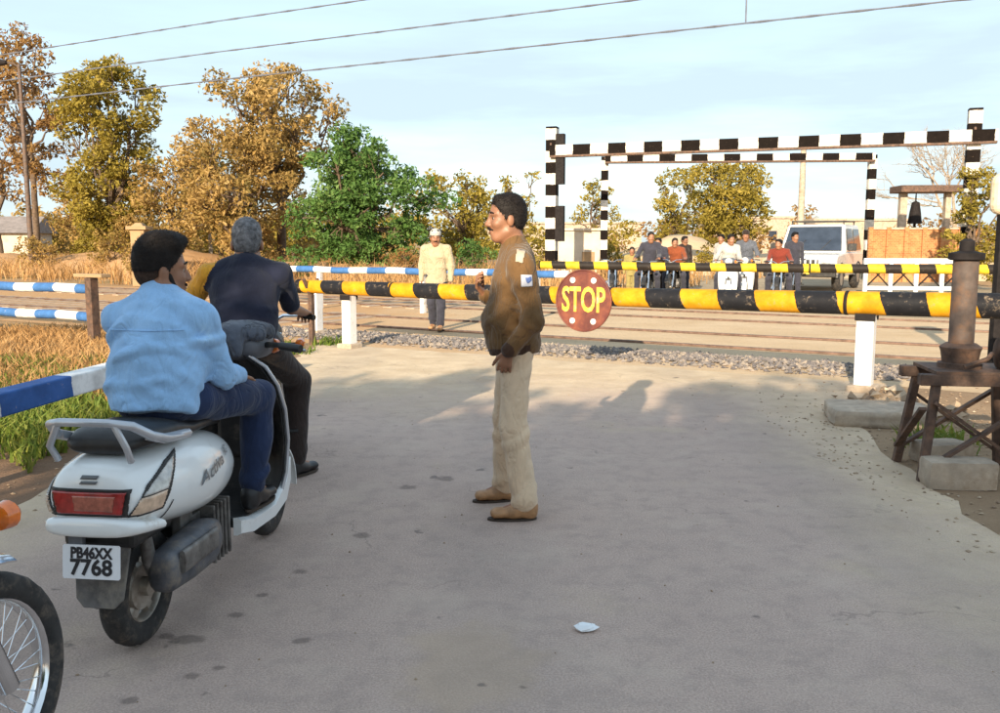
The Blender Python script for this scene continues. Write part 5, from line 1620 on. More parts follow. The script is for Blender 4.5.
def scooter(label, loc, rz, group=None, plate=True):
    root = tag(empty('scooter', loc, rz), label, 'scooter', group)
    # rear body
    secs = [(-0.345, 0.545, 0.665, 0.105), (-0.338, 0.525, 0.700, 0.140), (-0.315, 0.505, 0.728, 0.163), (-0.26, 0.492, 0.745, 0.180), (-0.14, 0.475, 0.758, 0.200), (0.02, 0.448, 0.765, 0.216), (0.18, 0.425, 0.760, 0.220), (0.33, 0.415, 0.742, 0.208), (0.45, 0.425, 0.715, 0.186), (0.53, 0.45, 0.68, 0.160), (0.575, 0.49, 0.63, 0.130)]
    secs = [(x * 0.80 if x < 0 else x, a_, b_, c_) for x, a_, b_, c_ in secs]
    def ring(x, zb, zt, hw):
        rg = []
        for k in range(36):
            a = 2 * PI * k / 36; c, s = math.cos(a), math.sin(a)
            e = 3.0
            yy = hw * math.copysign(abs(c) ** (2 / e), c); zz = math.copysign(abs(s) ** (2 / e), s)
            z = (zb + zt) / 2 + (zt - zb) / 2 * zz
            yy *= 1.0 - 0.10 * max(0, -zz) - 0.16 * max(0, zz)
            rg.append((x, yy, z))
        return rg
    mb = MB().loft([ring(*s) for s in secs])
    body = mb.build('rear_body', M['whitepaint'], root, True, sharp=55)
    s_ = body.modifiers.new('sub', 'SUBSURF'); s_.levels = 1; s_.render_levels = 2
    bvh = BVHTree.FromPolygons([Vector(p) for p in mb.v], [tuple(f) for f in mb.f])
    # lower rear bumper lip
    MB().loft([superring(x, zb, zt, hw, 24, 3.2) for x, zb, zt, hw in ((-0.302, 0.508, 0.548, 0.118), (-0.296, 0.498, 0.560, 0.150), (-0.27, 0.492, 0.562, 0.172), (-0.22, 0.486, 0.55, 0.184), (-0.14, 0.478, 0.53, 0.195))]).build('rear_bumper', M['whitepaint'], root, True, sharp=60)
    # lamps
    Y_, Z_ = (0, -1, 0), (0, 0, 1)
    lens('tail_lamp', bvh, [(-0.112, 0.575), (0.112, 0.575), (0.128, 0.648), (-0.128, 0.648)], (-1, 0, 0), Y_, Z_, (1, 0, 0), M['redlens'], root, 0.006, 0.012)
    lens('tail_reflector', bvh, [(-0.050, 0.585), (0.085, 0.585), (0.095, 0.636), (-0.055, 0.636)], (-1, 0, 0), Y_, Z_, (1, 0, 0), M['paleredlens'], root, 0.0095, 0.008)
    lens('lamp_rim', bvh, [(-0.128, 0.564), (0.128, 0.564), (0.142, 0.658), (-0.142, 0.658)], (-1, 0, 0), Y_, Z_, (1, 0, 0), M['blackplastic'], root, 0.001, 0.004)
    q = math.sqrt(0.5)
    for sy in (-1, 1):
        d = np.array((q, -sy * q, 0)); u = np.array((q * 1.0, sy * q, 0)) * 1.0
        o = np.array((-0.155, sy * 0.155, 0)) - d * 0.8
        lens('indicator_rim', bvh, [(-0.105, 0.563), (0.030, 0.560), (0.125, 0.732), (0.06, 0.712), (-0.03, 0.660)], o, u, Z_, d, M['blackplastic'], root, 0.002, 0.006)
        lens('indicator', bvh, [(-0.092, 0.574), (0.020, 0.572), (0.042, 0.622), (-0.06, 0.622)], o, u, Z_, d, M['peachlens'], root, 0.0065, 0.010)
        lens('indicator', bvh, [(-0.055, 0.626), (0.046, 0.626), (0.102, 0.716), (0.06, 0.700), (-0.012, 0.660)], o, u, Z_, d, M['clearlens'], root, 0.0065, 0.010)
    for sy in (-1, 1):
        lens('panel_gap', bvh, [(-0.125, 0.50), (-0.119, 0.50), (-0.085, 0.575), (-0.091, 0.575)], (0, sy * 1.0, 0), (1, 0, 0), Z_, (0, -sy, 0), M['blackplastic'], root, 0.0015, 0.002)
    # badge on the tail, lettering on both side panels
    bd = lens('badge', bvh, [(-0.032, 0.69), (0.026, 0.69), (0.034, 0.702), (-0.024, 0.702)], (-1, 0, 0), Y_, Z_, (1, 0, 0.0), M['greyink'], root, 0.003, 0.003)
    lens('badge', bvh, [(-0.034, 0.674), (0.024, 0.674), (0.031, 0.684), (-0.027, 0.684)], (-1, 0, 0), Y_, Z_, (1, 0, 0.0), M['greyink'], root, 0.003, 0.003)
    text_on(bvh, 'Activa', 0.060, (0.20, -1, 0.612), (0.990, 0, 0.14), (-0.14, 0, 0.990), (0, 1, 0), M['greyink'], root, 0.006, shear=0.35, bold=0.0016, sx=1.5)
    text_on(bvh, '3G', 0.042, (0.375, -1, 0.643), (0.990, 0, 0.14), (-0.14, 0, 0.990), (0, 1, 0), M['greyink'], root, 0.006, shear=0.25, bold=0.001)
    text_on(bvh, 'Activa', 0.060, (0.20, 1, 0.612), (-0.990, 0, 0.14), (0.14, 0, 0.990), (0, -1, 0), M['greyink'], root, 0.006, shear=0.35, bold=0.0016, sx=1.5)
    # seat
    st = MB()
    ss = [(-0.205, 0.765, 0.80, 0.10), (-0.19, 0.755, 0.826, 0.125), (-0.12, 0.752, 0.842, 0.148), (0.06, 0.748, 0.838, 0.160), (0.18, 0.742, 0.806, 0.158), (0.34, 0.735, 0.798, 0.145), (0.47, 0.722, 0.785, 0.118), (0.555, 0.705, 0.76, 0.09), (0.575, 0.70, 0.735, 0.06)]
    st.loft([superring(*a, 28, 2.7) for a in ss])
    st.build('seat', M['seat'], root, True, sharp=60)
    # grab rail
    gr = MB()
    pts = [(0.05, -0.178, 0.775), (-0.08, -0.180, 0.792), (-0.17, -0.172, 0.820), (-0.245, -0.145, 0.868), (-0.285, -0.085, 0.884), (-0.293, 0, 0.886)]
    pts = pts + [(x, -y, z) for x, y, z in reversed(pts[:-1])]
    gr.tube(pts, [0.010, 0.016, 0.017, 0.016, 0.014, 0.014, 0.014, 0.016, 0.017, 0.016, 0.010], 10)
    for sy in (-1, 1):
        gr.tube([(-0.275, sy * 0.10, 0.874), (-0.27, sy * 0.135, 0.80), (-0.235, sy * 0.13, 0.745)], 0.012, 8)
    gr.build('grab_rail', M['silver'], root, True)
    for sy in (-1, 1):
        MB().loft([[(x, sy * (0.168 + w), z + b) for w, b in ((-0.02, -0.01), (0.012, -0.014), (0.02, 0.004), (0.008, 0.018), (-0.02, 0.016))] for x, z in ((-0.17, 0.815), (-0.10, 0.792), (0.0, 0.781), (0.10, 0.772))]).build('grab_handle', M['silver'], root, True, sharp=70)
    # plate, bracket, flap
    MB().box((-0.268, 0.06, 0.475), (0.02, 0.05, 0.09)).build('plate_bracket', M['greyplastic'], root)
    MB().prism([(-0.055, 0.145), (0.055, 0.145), (0.085, 0.175), (0.105, 0.38), (0.10, 0.48), (-0.10, 0.48), (-0.105, 0.38), (-0.085, 0.175)], lambda a, b, t: (-0.205 - 0.10 * (0.5 - b) ** 2 * 3 - t - 0.05 * (0.30 - b), a, b + 0.09), 0, 0.012).build('mud_flap', M['flap'], root, bevel=0.004)
    MB().box((-0.10, 0, 0.47), (0.28, 0.26, 0.06)).build('under_tray', M['blackplastic'], root, bevel=0.02)
    if plate:
        def pl(a, b, t): return (-0.285 - t - 0.10 * (0.42 - b), a, b)
        pt_ = MB().prism([(-0.098, 0.353), (0.098, 0.353), (0.102, 0.358), (0.102, 0.462), (0.098, 0.467), (-0.098, 0.467), (-0.102, 0.462), (-0.102, 0.358)], pl, 0.0, 0.004).build('number_plate', M['plate'], root)
        for txt, zc, sz in (('PB46XX', 0.439, 0.050), ('7768', 0.390, 0.074)):
            tv, tf = text_mesh(txt, sz, 0.0004, bold=0.0022, sx=1.0)
            tw_ = max(v[0] for v in tv) - min(v[0] for v in tv); kx = 0.150 / tw_
            link_mesh('lettering', [pl(-x * kx, zc + y, 0.0055 + z) for x, y, z in tv], tf, M['ink'], pt_)
    # running gear
    wheel(root, (0, 0, 0.215), 0.215, 0.092, 6, M['alloy'])
    wheel(root, (1.255, 0, 0.215), 0.215, 0.088, 6, M['alloy'])
    arc_strip((0, 0, 0.215), 0.235, R(20), R(165), 0.06).build('inner_fender', M['blackplastic'], root, True)
    MB().loft([superring(x, zb, zt, hw, 16, 3.0) for x, zb, zt, hw in ((-0.10, 0.16, 0.30, 0.03), (0.0, 0.13, 0.33, 0.045), (0.30, 0.16, 0.38, 0.05), (0.46, 0.22, 0.38, 0.05), (0.50, 0.26, 0.34, 0.035))]).build('drive_case', M['engine'], root, True, sharp=60).location = (0, 0.105, 0)
    en = MB().box((0.36, 0, 0.31), (0.30, 0.20, 0.20)); en.box((0.20, -0.08, 0.36), (0.10, 0.04, 0.16))
    for k in range(5): en.box((0.32 + 0.035 * k, -0.03, 0.31), (0.012, 0.26, 0.24))
    en.build('engine', M['engine'], root, bevel=0.006)
    # muffler on the right side
    mf = MB().loft([superring(x, zb, zt, hw, 18, 3.0) for x, zb, zt, hw in ((-0.115, 0.25, 0.36, 0.035), (-0.10, 0.235, 0.385, 0.056), (0.06, 0.225, 0.40, 0.064), (0.23, 0.225, 0.405, 0.062), (0.30, 0.245, 0.385, 0.045), (0.325, 0.27, 0.355, 0.02))]).build('muffler', M['muffler'], root, True, sharp=60)
    mf.location = (0, -0.150, 0)
    MB().tube([(0.30, 0.0, 0.30), (0.42, 0.02, 0.24), (0.46, 0.10, 0.26)], 0.016, 8).build('exhaust_pipe', M['rust'], mf, True)
    MB().loft([superring(x, 0.30, 0.385, 0.012, 12, 3) for x in (-0.08, 0.20)]).build('heat_shield', M['engine'], mf, True, sharp=60).location = (0, -0.066, 0)
    MB().tube([(-0.02, -0.09, 0.22), (-0.10, -0.10, 0.36), (-0.12, -0.10, 0.48)], [0.02, 0.026, 0.02], 10).build('shock_absorber', M['engine'], root, True)
    # floor and leg shield
    MB().box((0.76, 0, 0.285), (0.44, 0.36, 0.05)).build('floorboard', M['blackplastic'], root, bevel=0.015)
    for sy in (-1, 1):
        MB().loft([[(x, sy * 0.188, zb), (x, sy * 0.205, zb + 0.01), (x, sy * 0.208, zt - 0.01), (x, sy * 0.19, zt), (x, sy * 0.172, zt), (x, sy * 0.172, zb)] for x, zb, zt in ((0.46, 0.26, 0.335), (0.60, 0.225, 0.30), (0.85, 0.215, 0.29), (1.0, 0.25, 0.36), (1.06, 0.33, 0.46))]).build('side_skirt', M['whitepaint'], root, True, sharp=50)
    cols_ = ((0.28, 1.010, 0.190), (0.40, 1.045, 0.215), (0.55, 1.055, 0.225), (0.70, 1.035, 0.222), (0.82, 0.995, 0.205), (0.91, 0.955, 0.165), (0.965, 0.925, 0.10))
    def shield(dx, dw):
        rings = []
        for z, x, hw in cols_:
            hw += dw
            up = [(x + dx - 0.085 * abs(k) ** 2.2, k * hw, z) for k in np.linspace(-1, 1, 13)]
            dn = [(x + dx + 0.022 + 0.03 * (1 - k * k) - 0.085 * abs(k) ** 2.2, k * hw, z) for k in np.linspace(1, -1, 13)]
            rings.append(up + dn)
        return MB().loft(rings)
    shield(0.02, 0.0).build('leg_shield', M['whitepaint'], root, True, sharp=50)
    shield(-0.012, -0.012).build('inner_panel', M['blackplastic'], root, True, sharp=50)
    for sy in (-1, 1):
        MB().tube([(x + 0.012 - 0.085, sy * (hw + 0.002), z) for z, x, hw in cols_], 0.008, 8).build('edge_trim', M['silver'], root, True)
    MB().box((0.955, -0.02, 0.62), (0.06, 0.24, 0.30)).build('glove_box', M['blackplastic'], root, bevel=0.025, seg=3)
    MB().lathe([(0.018, 0), (0.018, 0.014), (0.010, 0.018)], (0.925, -0.10, 0.77), (-1, 0, 0), 14).build('key_switch', M['chrome'], root, True)
    # front fender, fork, steering head and handlebar
    arc_strip((1.255, 0, 0.215), 0.245, R(-5), R(150), 0.075, 18, 0.008, 0.03).build('front_fender', M['whitepaint'], root, True)
    for sy in (-1, 1):
        MB().tube([(1.255, sy * 0.065, 0.215), (1.20, sy * 0.07, 0.40), (1.12, sy * 0.05, 0.60)], 0.018, 8).build('fork', M['greyplastic'], root, True)
    MB().tube([(1.12, 0, 0.55), (1.02, 0, 0.80), (0.93, 0, 1.0)], 0.035, 10).build('steering_column', M['blackplastic'], root, True)
    hb = MB().loft([superring(x, zb, zt, hw, 24, 2.6) for x, zb, zt, hw in ((0.83, 0.965, 1.035, 0.08), (0.85, 0.945, 1.062, 0.14), (0.93, 0.93, 1.085, 0.168), (1.02, 0.925, 1.075, 0.16), (1.08, 0.935, 1.05, 0.13), (1.10, 0.96, 1.03, 0.09))]).build('handlebar_cover', M['greyplastic'], root, True, sharp=60)
    MB().lathe([(0.085, 0), (0.08, 0.02), (0.04, 0.035), (0.001, 0.04)], (1.085, 0, 0.995), (1, 0, 0.1), 24).build('head_lamp', M['clearlens'], root, True)
    for sy in (-1, 1):
        MB().tube([(0.93, sy * 0.12, 1.005), (0.89, sy * 0.24, 1.01), (0.84, sy * 0.345, 1.0)], [0.016, 0.012, 0.012], 8).build('handlebar', M['blackplastic'], root, True)
        MB().tube([(0.872, sy * 0.245, 1.008), (0.84, sy * 0.35, 1.0)], 0.019, 10).build('grip', M['blackplastic'], root, True)
        MB().tube([(0.93, sy * 0.17, 1.0), (0.94, sy * 0.26, 0.995), (0.915, sy * 0.345, 0.985)], 0.006, 6).build('brake_lever', M['silver'], root, True)
        MB().lathe([(0.001, 0.03), (0.03, 0.022), (0.035, 0.0), (0.03, -0.004)], (1.03, sy * 0.15, 0.99), (0.9, sy * 0.5, 0), 14).build('front_indicator', M['amberlens'], root, True)
    return root

SC = (-1.335, 3.19, 0.008); SRZ = R(83.2)
sc0 = scooter('white scooter ridden by the man in the light blue shirt', SC, SRZ)

def motorcycle(label, loc, rz, lean=0.0, bodym=None, group=None, fender=None, wire_spokes=False, farc=(20, 165), ind=(0.215, 0.79)):
    bodym = bodym or M['blackplastic']
    root = tag(empty('motorcycle', loc, rz, rx=lean), label, 'motorcycle', group)
    wheel(root, (0, 0, 0.305), 0.305, 0.085, 6, M['alloy'])
    wheel(root, (1.27, 0, 0.30), 0.30, 0.076, 36 if wire_spokes else 6, M['chrome'] if wire_spokes else M['alloy'], wire_spokes)
    arc_strip((0, 0, 0.305), 0.345, R(35), R(185), 0.07, 16).build('rear_fender', bodym, root, True)
    arc_strip((1.27, 0, 0.30), 0.330, R(farc[0]), R(farc[1]), 0.058, 18, 0.005, 0.02).build('front_fender', fender or bodym, root, True)
    fr = MB()
    fr.tube([(0.0, 0.085, 0.305), (0.42, 0.10, 0.36)], 0.018, 8).tube([(0.0, -0.085, 0.305), (0.42, -0.10, 0.36)], 0.018, 8)
    fr.tube([(0.42, 0, 0.36), (0.40, 0, 0.68), (0.96, 0, 0.82), (0.86, 0, 0.42), (0.78, 0, 0.27), (0.42, 0, 0.30)], 0.02, 8)
    fr.tube([(0.40, 0.08, 0.66), (-0.22, 0.09, 0.74)], 0.014, 8).tube([(0.40, -0.08, 0.66), (-0.22, -0.09, 0.74)], 0.014, 8)
    fr.build('frame', M['darksteel'], root, True)
    en = MB().box((0.56, 0, 0.37), (0.34, 0.22, 0.22)); en.lathe([(0.10, -0.14), (0.11, -0.12), (0.11, 0.12), (0.10, 0.14)], (0.58, 0, 0.36), (0, 1, 0), 18)
    for k in range(7): en.box((0.70 + 0.008 * k, 0, 0.45 + 0.026 * k), (0.17, 0.17, 0.012))
    en.box((0.72, 0, 0.55), (0.11, 0.11, 0.22))
    en.build('engine', M['engine'], root, bevel=0.005)
    ex = MB().tube([(0.80, -0.03, 0.50), (0.90, -0.07, 0.36), (0.78, -0.13, 0.22), (0.40, -0.15, 0.23), (0.16, -0.155, 0.27)], 0.02, 10)
    ex.tube([(0.24, -0.155, 0.26), (0.20, -0.155, 0.265), (-0.24, -0.165, 0.35), (-0.28, -0.165, 0.358)], [0.03, 0.048, 0.05, 0.035], 14)
    ex.build('exhaust', M['chrome'], root, True)
    tk = MB().loft([superring(x, zb, zt, hw, 22, 2.5) for x, zb, zt, hw in ((0.42, 0.70, 0.80, 0.07), (0.47, 0.68, 0.86, 0.12), (0.62, 0.68, 0.915, 0.15), (0.78, 0.70, 0.93, 0.155), (0.90, 0.76, 0.90, 0.11), (0.95, 0.80, 0.86, 0.05))]).build('fuel_tank', bodym, root, True, sharp=60)
    MB().lathe([(0.035, 0), (0.035, 0.012), (0.02, 0.018)], (0.72, 0, 0.925), (0, 0, 1), 16).build('filler_cap', M['chrome'], tk, True)
    MB().loft([superring(x, zb, zt, hw, 20, 2.8) for x, zb, zt, hw in ((-0.30, 0.77, 0.82, 0.08), (-0.26, 0.75, 0.835, 0.115), (0.0, 0.735, 0.825, 0.13), (0.25, 0.715, 0.79, 0.125), (0.44, 0.715, 0.785, 0.09), (0.48, 0.72, 0.77, 0.06))]).build('seat', M['seat'], root, True, sharp=60)
    for sy in (-1, 1):
        MB().loft([superring(x, zb, zt, 0.018, 14, 3) for x, zb, zt in ((-0.30, 0.68, 0.73), (-0.1, 0.60, 0.73), (0.22, 0.46, 0.70), (0.40, 0.48, 0.68), (0.44, 0.54, 0.64))]).build('side_cover', bodym, root, True, sharp=60).location = (0, sy * 0.115, 0)
        MB().tube([(0.0, sy * 0.10, 0.33), (0.06, sy * 0.11, 0.66)], [0.026, 0.022], 10).build('shock_absorber', M['chrome'], root, True)
        MB().tube([(1.27, sy * 0.075, 0.30), (1.16, sy * 0.08, 0.58), (1.05, sy * 0.08, 0.86)], [0.026, 0.026, 0.017], 10).build('fork', M['chrome'], root, True)
        MB().tube([(-0.24, sy * 0.06, 0.70), (-0.25, sy * 0.15, 0.70)], 0.009, 6).build('indicator_stalk', M['blackplastic'], root, True)
        MB().lathe([(0.012, -0.03), (0.03, -0.02), (0.034, 0.015), (0.02, 0.034), (0.001, 0.038)], (-0.265, sy * 0.165, 0.70), (-1, 0, 0), 14).build('indicator', M['amberlens'], root, True)
        MB().tube([(1.04, sy * 0.09, ind[1]), (1.05, sy * (ind[0] - 0.015), ind[1])], 0.008, 6).build('indicator_stalk', M['blackplastic'], root, True)
        MB().lathe([(0.012, -0.03), (0.03, -0.02), (0.034, 0.015), (0.02, 0.034), (0.001, 0.038)], (1.06, sy * ind[0], ind[1]), (1, 0, 0), 14).build('indicator', M['amberlens'], root, True)
        MB().tube([(0.52, sy * 0.12, 0.30), (0.52, sy * 0.26, 0.30)], 0.013, 8).build('foot_peg', M['blackplastic'], root, True)
        MB().tube([(1.03, sy * 0.02, 0.93), (1.0, sy * 0.12, 0.985), (0.93, sy * 0.24, 0.99), (0.87, sy * 0.33, 0.98)], 0.011, 8).build('handlebar', M['chrome'], root, True)
        MB().tube([(0.925, sy * 0.245, 0.99), (0.866, sy * 0.338, 0.98)], 0.018, 10).build('grip', M['blackplastic'], root, True)
    hl = MB().lathe([(0.03, -0.09), (0.07, -0.07), (0.088, -0.01), (0.088, 0.02)], (1.12, 0, 0.86), (1, 0, 0), 20).build('head_lamp', bodym, root, True)
    MB().lathe([(0.084, 0.012), (0.05, 0.034), (0.001, 0.042)], (1.12, 0, 0.86), (1, 0, 0), 20).build('glass', M['clearlens'], hl, True)
    MB().box((-0.31, 0, 0.735), (0.05, 0.13, 0.06)).build('tail_lamp', M['redlens'], root, bevel=0.012)
    np_ = MB().box((-0.345, 0, 0.60), (0.006, 0.19, 0.10)).build('number_plate', M['plate'], root)
    MB().tube([(0.45, 0.10, 0.26), (0.40, 0.22, 0.02)], 0.011, 8).build('side_stand', M['darksteel'], root, True)
    return root

mc0 = motorcycle('dark motorcycle under the rider in the navy and mustard top', (-1.475, 4.98, 0.008), R(95), bodym=M['blackplastic'])
mc1 = motorcycle('motorcycle with a chrome front fender cut off by the left edge', (-1.56, 1.01, 0.008), R(81), lean=R(-2.5), bodym=M['darksteel'], fender=M['chrome'], wire_spokes=True, farc=(72, 185), ind=(0.285, 0.835))

# ------------------------------------------------------------------ white jeep waiting on the far side
def jeep(label, loc, rz):
    root = tag(empty('jeep', loc, rz), label, 'jeep')
    # x forward; side profile of the tub and bonnet
    MB().prism([(-1.9, 0.45), (-1.9, 1.05), (0.55, 1.08), (1.75, 1.02), (1.9, 0.92), (1.92, 0.5), (1.5, 0.42), (-1.5, 0.42)], lambda a, b, t: (a, t, b), -0.82, 0.82).build('body', M['suvwhite'], root, bevel=0.05, seg=3)
    cb = MB()
    v = [(-1.88, -0.80, 1.06), (0.60, -0.80, 1.06), (0.60, 0.80, 1.06), (-1.88, 0.80, 1.06), (-1.80, -0.68, 1.86), (0.18, -0.68, 1.86), (0.18, 0.68, 1.86), (-1.80, 0.68, 1.86)]
    cb.add(v, [(0, 3, 2, 1), (4, 5, 6, 7), (0, 1, 5, 4), (1, 2, 6, 5), (2, 3, 7, 6), (3, 0, 4, 7)])
    cb.build('cabin', M['suvwhite'], root, bevel=0.05, seg=3)
    ws_ = MB(); ws_.add([(0.598, -0.70, 1.12), (0.598, 0.70, 1.12), (0.242, 0.62, 1.80), (0.242, -0.62, 1.80), (0.575, -0.70, 1.12), (0.575, 0.70, 1.12), (0.22, 0.62, 1.80), (0.22, -0.62, 1.80)], [(0, 1, 2, 3), (7, 6, 5, 4), (0, 4, 5, 1), (1, 5, 6, 2), (2, 6, 7, 3), (3, 7, 4, 0)])
    ws_.build('windscreen', M['glassdark'], root).location = (0.012, 0, 0)
    for sy in (-1, 1):
        for x0, x1 in ((-0.55, 0.25), (-1.65, -0.70)):
            MB().add
            w = MB(); y0, y1 = sy * 0.795, sy * 0.705
            w.add([(x0, y0, 1.14), (x1 + 0.12, y0, 1.14), (x1 - 0.08, y1, 1.74), (x0, y1, 1.74)], [(0, 1, 2, 3) if sy < 0 else (3, 2, 1, 0)])
            w.build('side_window', M['glassdark'], root).location = (0, sy * 0.014, 0)
        wl_ = []
        for x in (-1.2, 1.2):
            wo = MB().lathe([(0.17, -0.10), (0.19, 0.09), (0.06, 0.10), (0.001, 0.10)], (x, sy * 0.74, 0.36), (0, sy, 0), 20).build('wheel', M['alloy'], root, True)
            MB().torus((x, sy * 0.74, 0.36), (0, 1, 0), 0.26, 0.10, 30, 10, 1.0).build('tyre', M['tyre'], wo, True)
            MB().torus((x, sy * 0.76, 0.36), (0, 1, 0), 0.42, 0.05, 16, 8, 1.6, arc=(0.1, PI - 0.1)).build('wheel_arch', M['blackplastic'], root, True)
        MB().lathe([(0.11, 0), (0.105, 0.03), (0.06, 0.05), (0.001, 0.055)], (1.885, sy * 0.58, 0.80), (1, 0, 0), 20).build('head_lamp', M['clearlens'], root, True)
        MB().box((0.52, sy * 0.93, 1.22), (0.08, 0.2, 0.2)).build('mirror', M['blackplastic'], root, bevel=0.02)
        MB().tube([(-1.6, sy * 0.62, 1.96), (0.05, sy * 0.62, 1.96)], 0.02, 6).build('roof_rail', M['blackplastic'], root, True)
    for x in (-1.5, -1.0, -0.5, 0.0):
        MB().bar((x, -0.64, 1.96), (x, 0.64, 1.96), 0.03, 0.03).build('rack_bar', M['blackplastic'], root)
    for sy in (-1, 1):
        for x in (-1.5, 0.0):
            MB().bar((x, sy * 0.62, 1.84), (x, sy * 0.62, 1.96), 0.03, 0.03, (1, 0, 0)).build('rack_foot', M['blackplastic'], root)
    MB().box((1.915, 0, 0.79), (0.03, 0.82, 0.2)).build('grille', M['blackplastic'], root)
    for k in range(7):
        MB().box((1.938, -0.36 + 0.12 * k, 0.79), (0.02, 0.04, 0.19)).build('grille_bar', M['suvwhite'], root)
    MB().box((1.99, 0, 0.52), (0.16, 1.66, 0.2)).build('bumper', M['blackplastic'], root, bevel=0.03)
    MB().box((2.085, 0.0, 0.56), (0.012, 0.5, 0.12)).build('number_plate', M['signyellow'], root)
    for sy in (-1, 1):
        MB().tube([(0.60, sy * 0.3 - 0.1, 1.14), (0.46, sy * 0.3 + 0.12, 1.42)], 0.008, 5).build('wiper', M['blackplastic'], root)
    return root
jeep('white jeep with a dark windscreen and roof rack behind the far boom', (9.75, 27.9, 0.012), math.atan2(-0.86, -0.52)).scale = (1.1, 1.22, 1.06)

# two-wheelers of the waiting riders
def place(o, x, y, rz, label, group):
    c = copy_tree(o)
    c.location = (x, y, 0.012); c.rotation_euler = (0, 0, rz)
    tag(c, label, None, group)
    return c
GV = 'two-wheelers waiting behind the far boom'
def away(x, y): return math.atan2(-y, -x)
FAR = dict(m1=(3.75, 22.6), m2=(4.85, 24.5), s1=(5.62, 22.4), s2=(6.42, 23.5), m3=(6.98, 22.5))
place(mc0, *FAR['m1'], R(255), 'dark motorcycle farthest left behind the far boom', GV)
place(mc0, *FAR['m2'], R(248), 'dark motorcycle under the rider in the rust orange shirt', GV)
place(sc0, *FAR['s1'], R(258), 'white scooter facing the camera, left of the other waiting scooter', GV)
place(sc0, *FAR['s2'], R(252), 'white scooter facing the camera just left of the red shirted rider', GV)
place(mc0, *FAR['m3'], R(250), 'dark motorcycle under the red shirted rider beside the jeep', GV)

# ------------------------------------------------------------------ people
def rel(base, **k):
    b = np.array(base, float)
    out = {}
    for n, v in k.items():
        out[n] = np.array(v, float) - (b if n not in ('hf', 'hu', 'hdL', 'hdR', 'pnL', 'pnR') else 0)
    return out

# the policeman, seen from his left side
PB = (0.06, 4.83, 0.008)
J = rel(PB,
        pelvis=(0.085, 4.83, 0.945), waist=(0.065, 4.83, 1.10), hem=(0.075, 4.83, 0.95), chest=(0.075, 4.83, 1.27), neck=(0.085, 4.83, 1.44), belly=(0.045, 4.83, 1.05),
        head=(0.036, 4.83, 1.603), hf=(-1, -0.16, -0.02), hu=(0.04, 0, 1),
        shL=(0.11, 4.65, 1.365), elL=(0.172, 4.585, 1.08), wrL=(0.045, 4.625, 0.92), hdL=(-0.25, 0.16, -0.95), pnL=(0.15, 1, 0.1),
        shR=(0.07, 5.01, 1.375), elR=(0.075, 5.08, 1.10), wrR=(-0.085, 4.98, 1.185), hdR=(-0.5, -0.35, 0.75), pnR=(0.8, -0.3, 0.5),
        hpL=(0.085, 4.745, 0.92), knL=(0.072, 4.70, 0.50), anL=(0.135, 4.665, 0.098), toeL=(-0.065, 4.655, 0.042),
        hpR=(0.07, 4.915, 0.92), knR=(0.03, 4.965, 0.50), anR=(0.032, 5.02, 0.098), toeR=(-0.155, 4.985, 0.042))
pol, q, F, pbody = figure('person', 'policeman in olive brown jacket and khaki trousers standing on the road', None, J,
    dict(seed=11, strands=5200, h=0.0052, hc=0.0062, shirt=M['jacket'], jacket=True, trousers=M['khaki'], shoes=M['tanshoe'], head=0.985, moustache=True, thumbL=-1, thumbR=1, curlL=0.75, curlR=0.9,
         chest_w=0.165, chest_d=0.112, waist_w=0.165, waist_d=0.122, hem_w=0.180, hem_d=0.142, hem_drop=0.055, belly_r=(0.128, 0.15, 0.11), arm_r=1.02, leg_r=0.94, cuff_r=0.068, cuff=0.04, shoe=1.08, wr=0.005, hairlift=0.002,
         creases=[(np.array((0.0, -0.05, 1.05)), (0.5, 0, 0.9), 0.009, 0.05, 0.17), (np.array((0.0, -0.13, 0.72)), (0.6, 0, 0.8), 0.008, 0.05, 0.16)]), PB)
# jacket details
M['ribbing'] = cloth('dark_ribbed_band', (0.06, 0.03, 0.018), 0.2, fold=0.2)
jk = [c for c in pol.children if c.name.startswith('jacket')][0]
def band(ob, m, test):
    ob.data.materials.append(m)
    k = len(ob.data.materials) - 1
    for p in ob.data.polygons:
        if test(p.center): p.material_index = k
band(jk, M['ribbing'], lambda c: (c.z < 0.925 + 0.02 * math.sin(c.x * 9) and c.y > -0.185 and c.x < 0.10) or (c - Vector((0.035 - 0.06, 4.60 - 4.83, 0.917))).length < 0.043)
def surf_patch(name, ob, outline, o, u, v, d, m, parent, off=0.004, step=0.006):
    bv = BVHTree.FromPolygons([vv.co for vv in ob.data.vertices], [tuple(p.vertices) for p in ob.data.polygons])
    V, Fq = on_surface(bv, outline, o, u, v, d, off, step)
    if V:
        ob2 = link_mesh(name, V, Fq, m, parent, smooth=True, sharp=0)
        s = ob2.modifiers.new('solid', 'SOLIDIFY'); s.thickness = 0.003; s.offset = 0
for nm, pts, mm, off in (('shoulder_patch', [(-0.026, 1.248), (0.028, 1.250), (0.026, 1.305), (-0.028, 1.308)], M['patch'], 0.004), ('patch_emblem', [(0.0, 1.258), (0.022, 1.275), (0.020, 1.296), (-0.006, 1.290)], M['bluepatch'], 0.0065),
                     ('epaulette', [(-0.055, 1.372), (-0.02, 1.365), (-0.005, 1.425), (-0.05, 1.435)], M['epaulette'], 0.004)):
    surf_patch(nm, jk, pts, (0.075, -1, 0), (1, 0, 0), (0, 0, 1), (0, 1, 0), mm, jk, off)

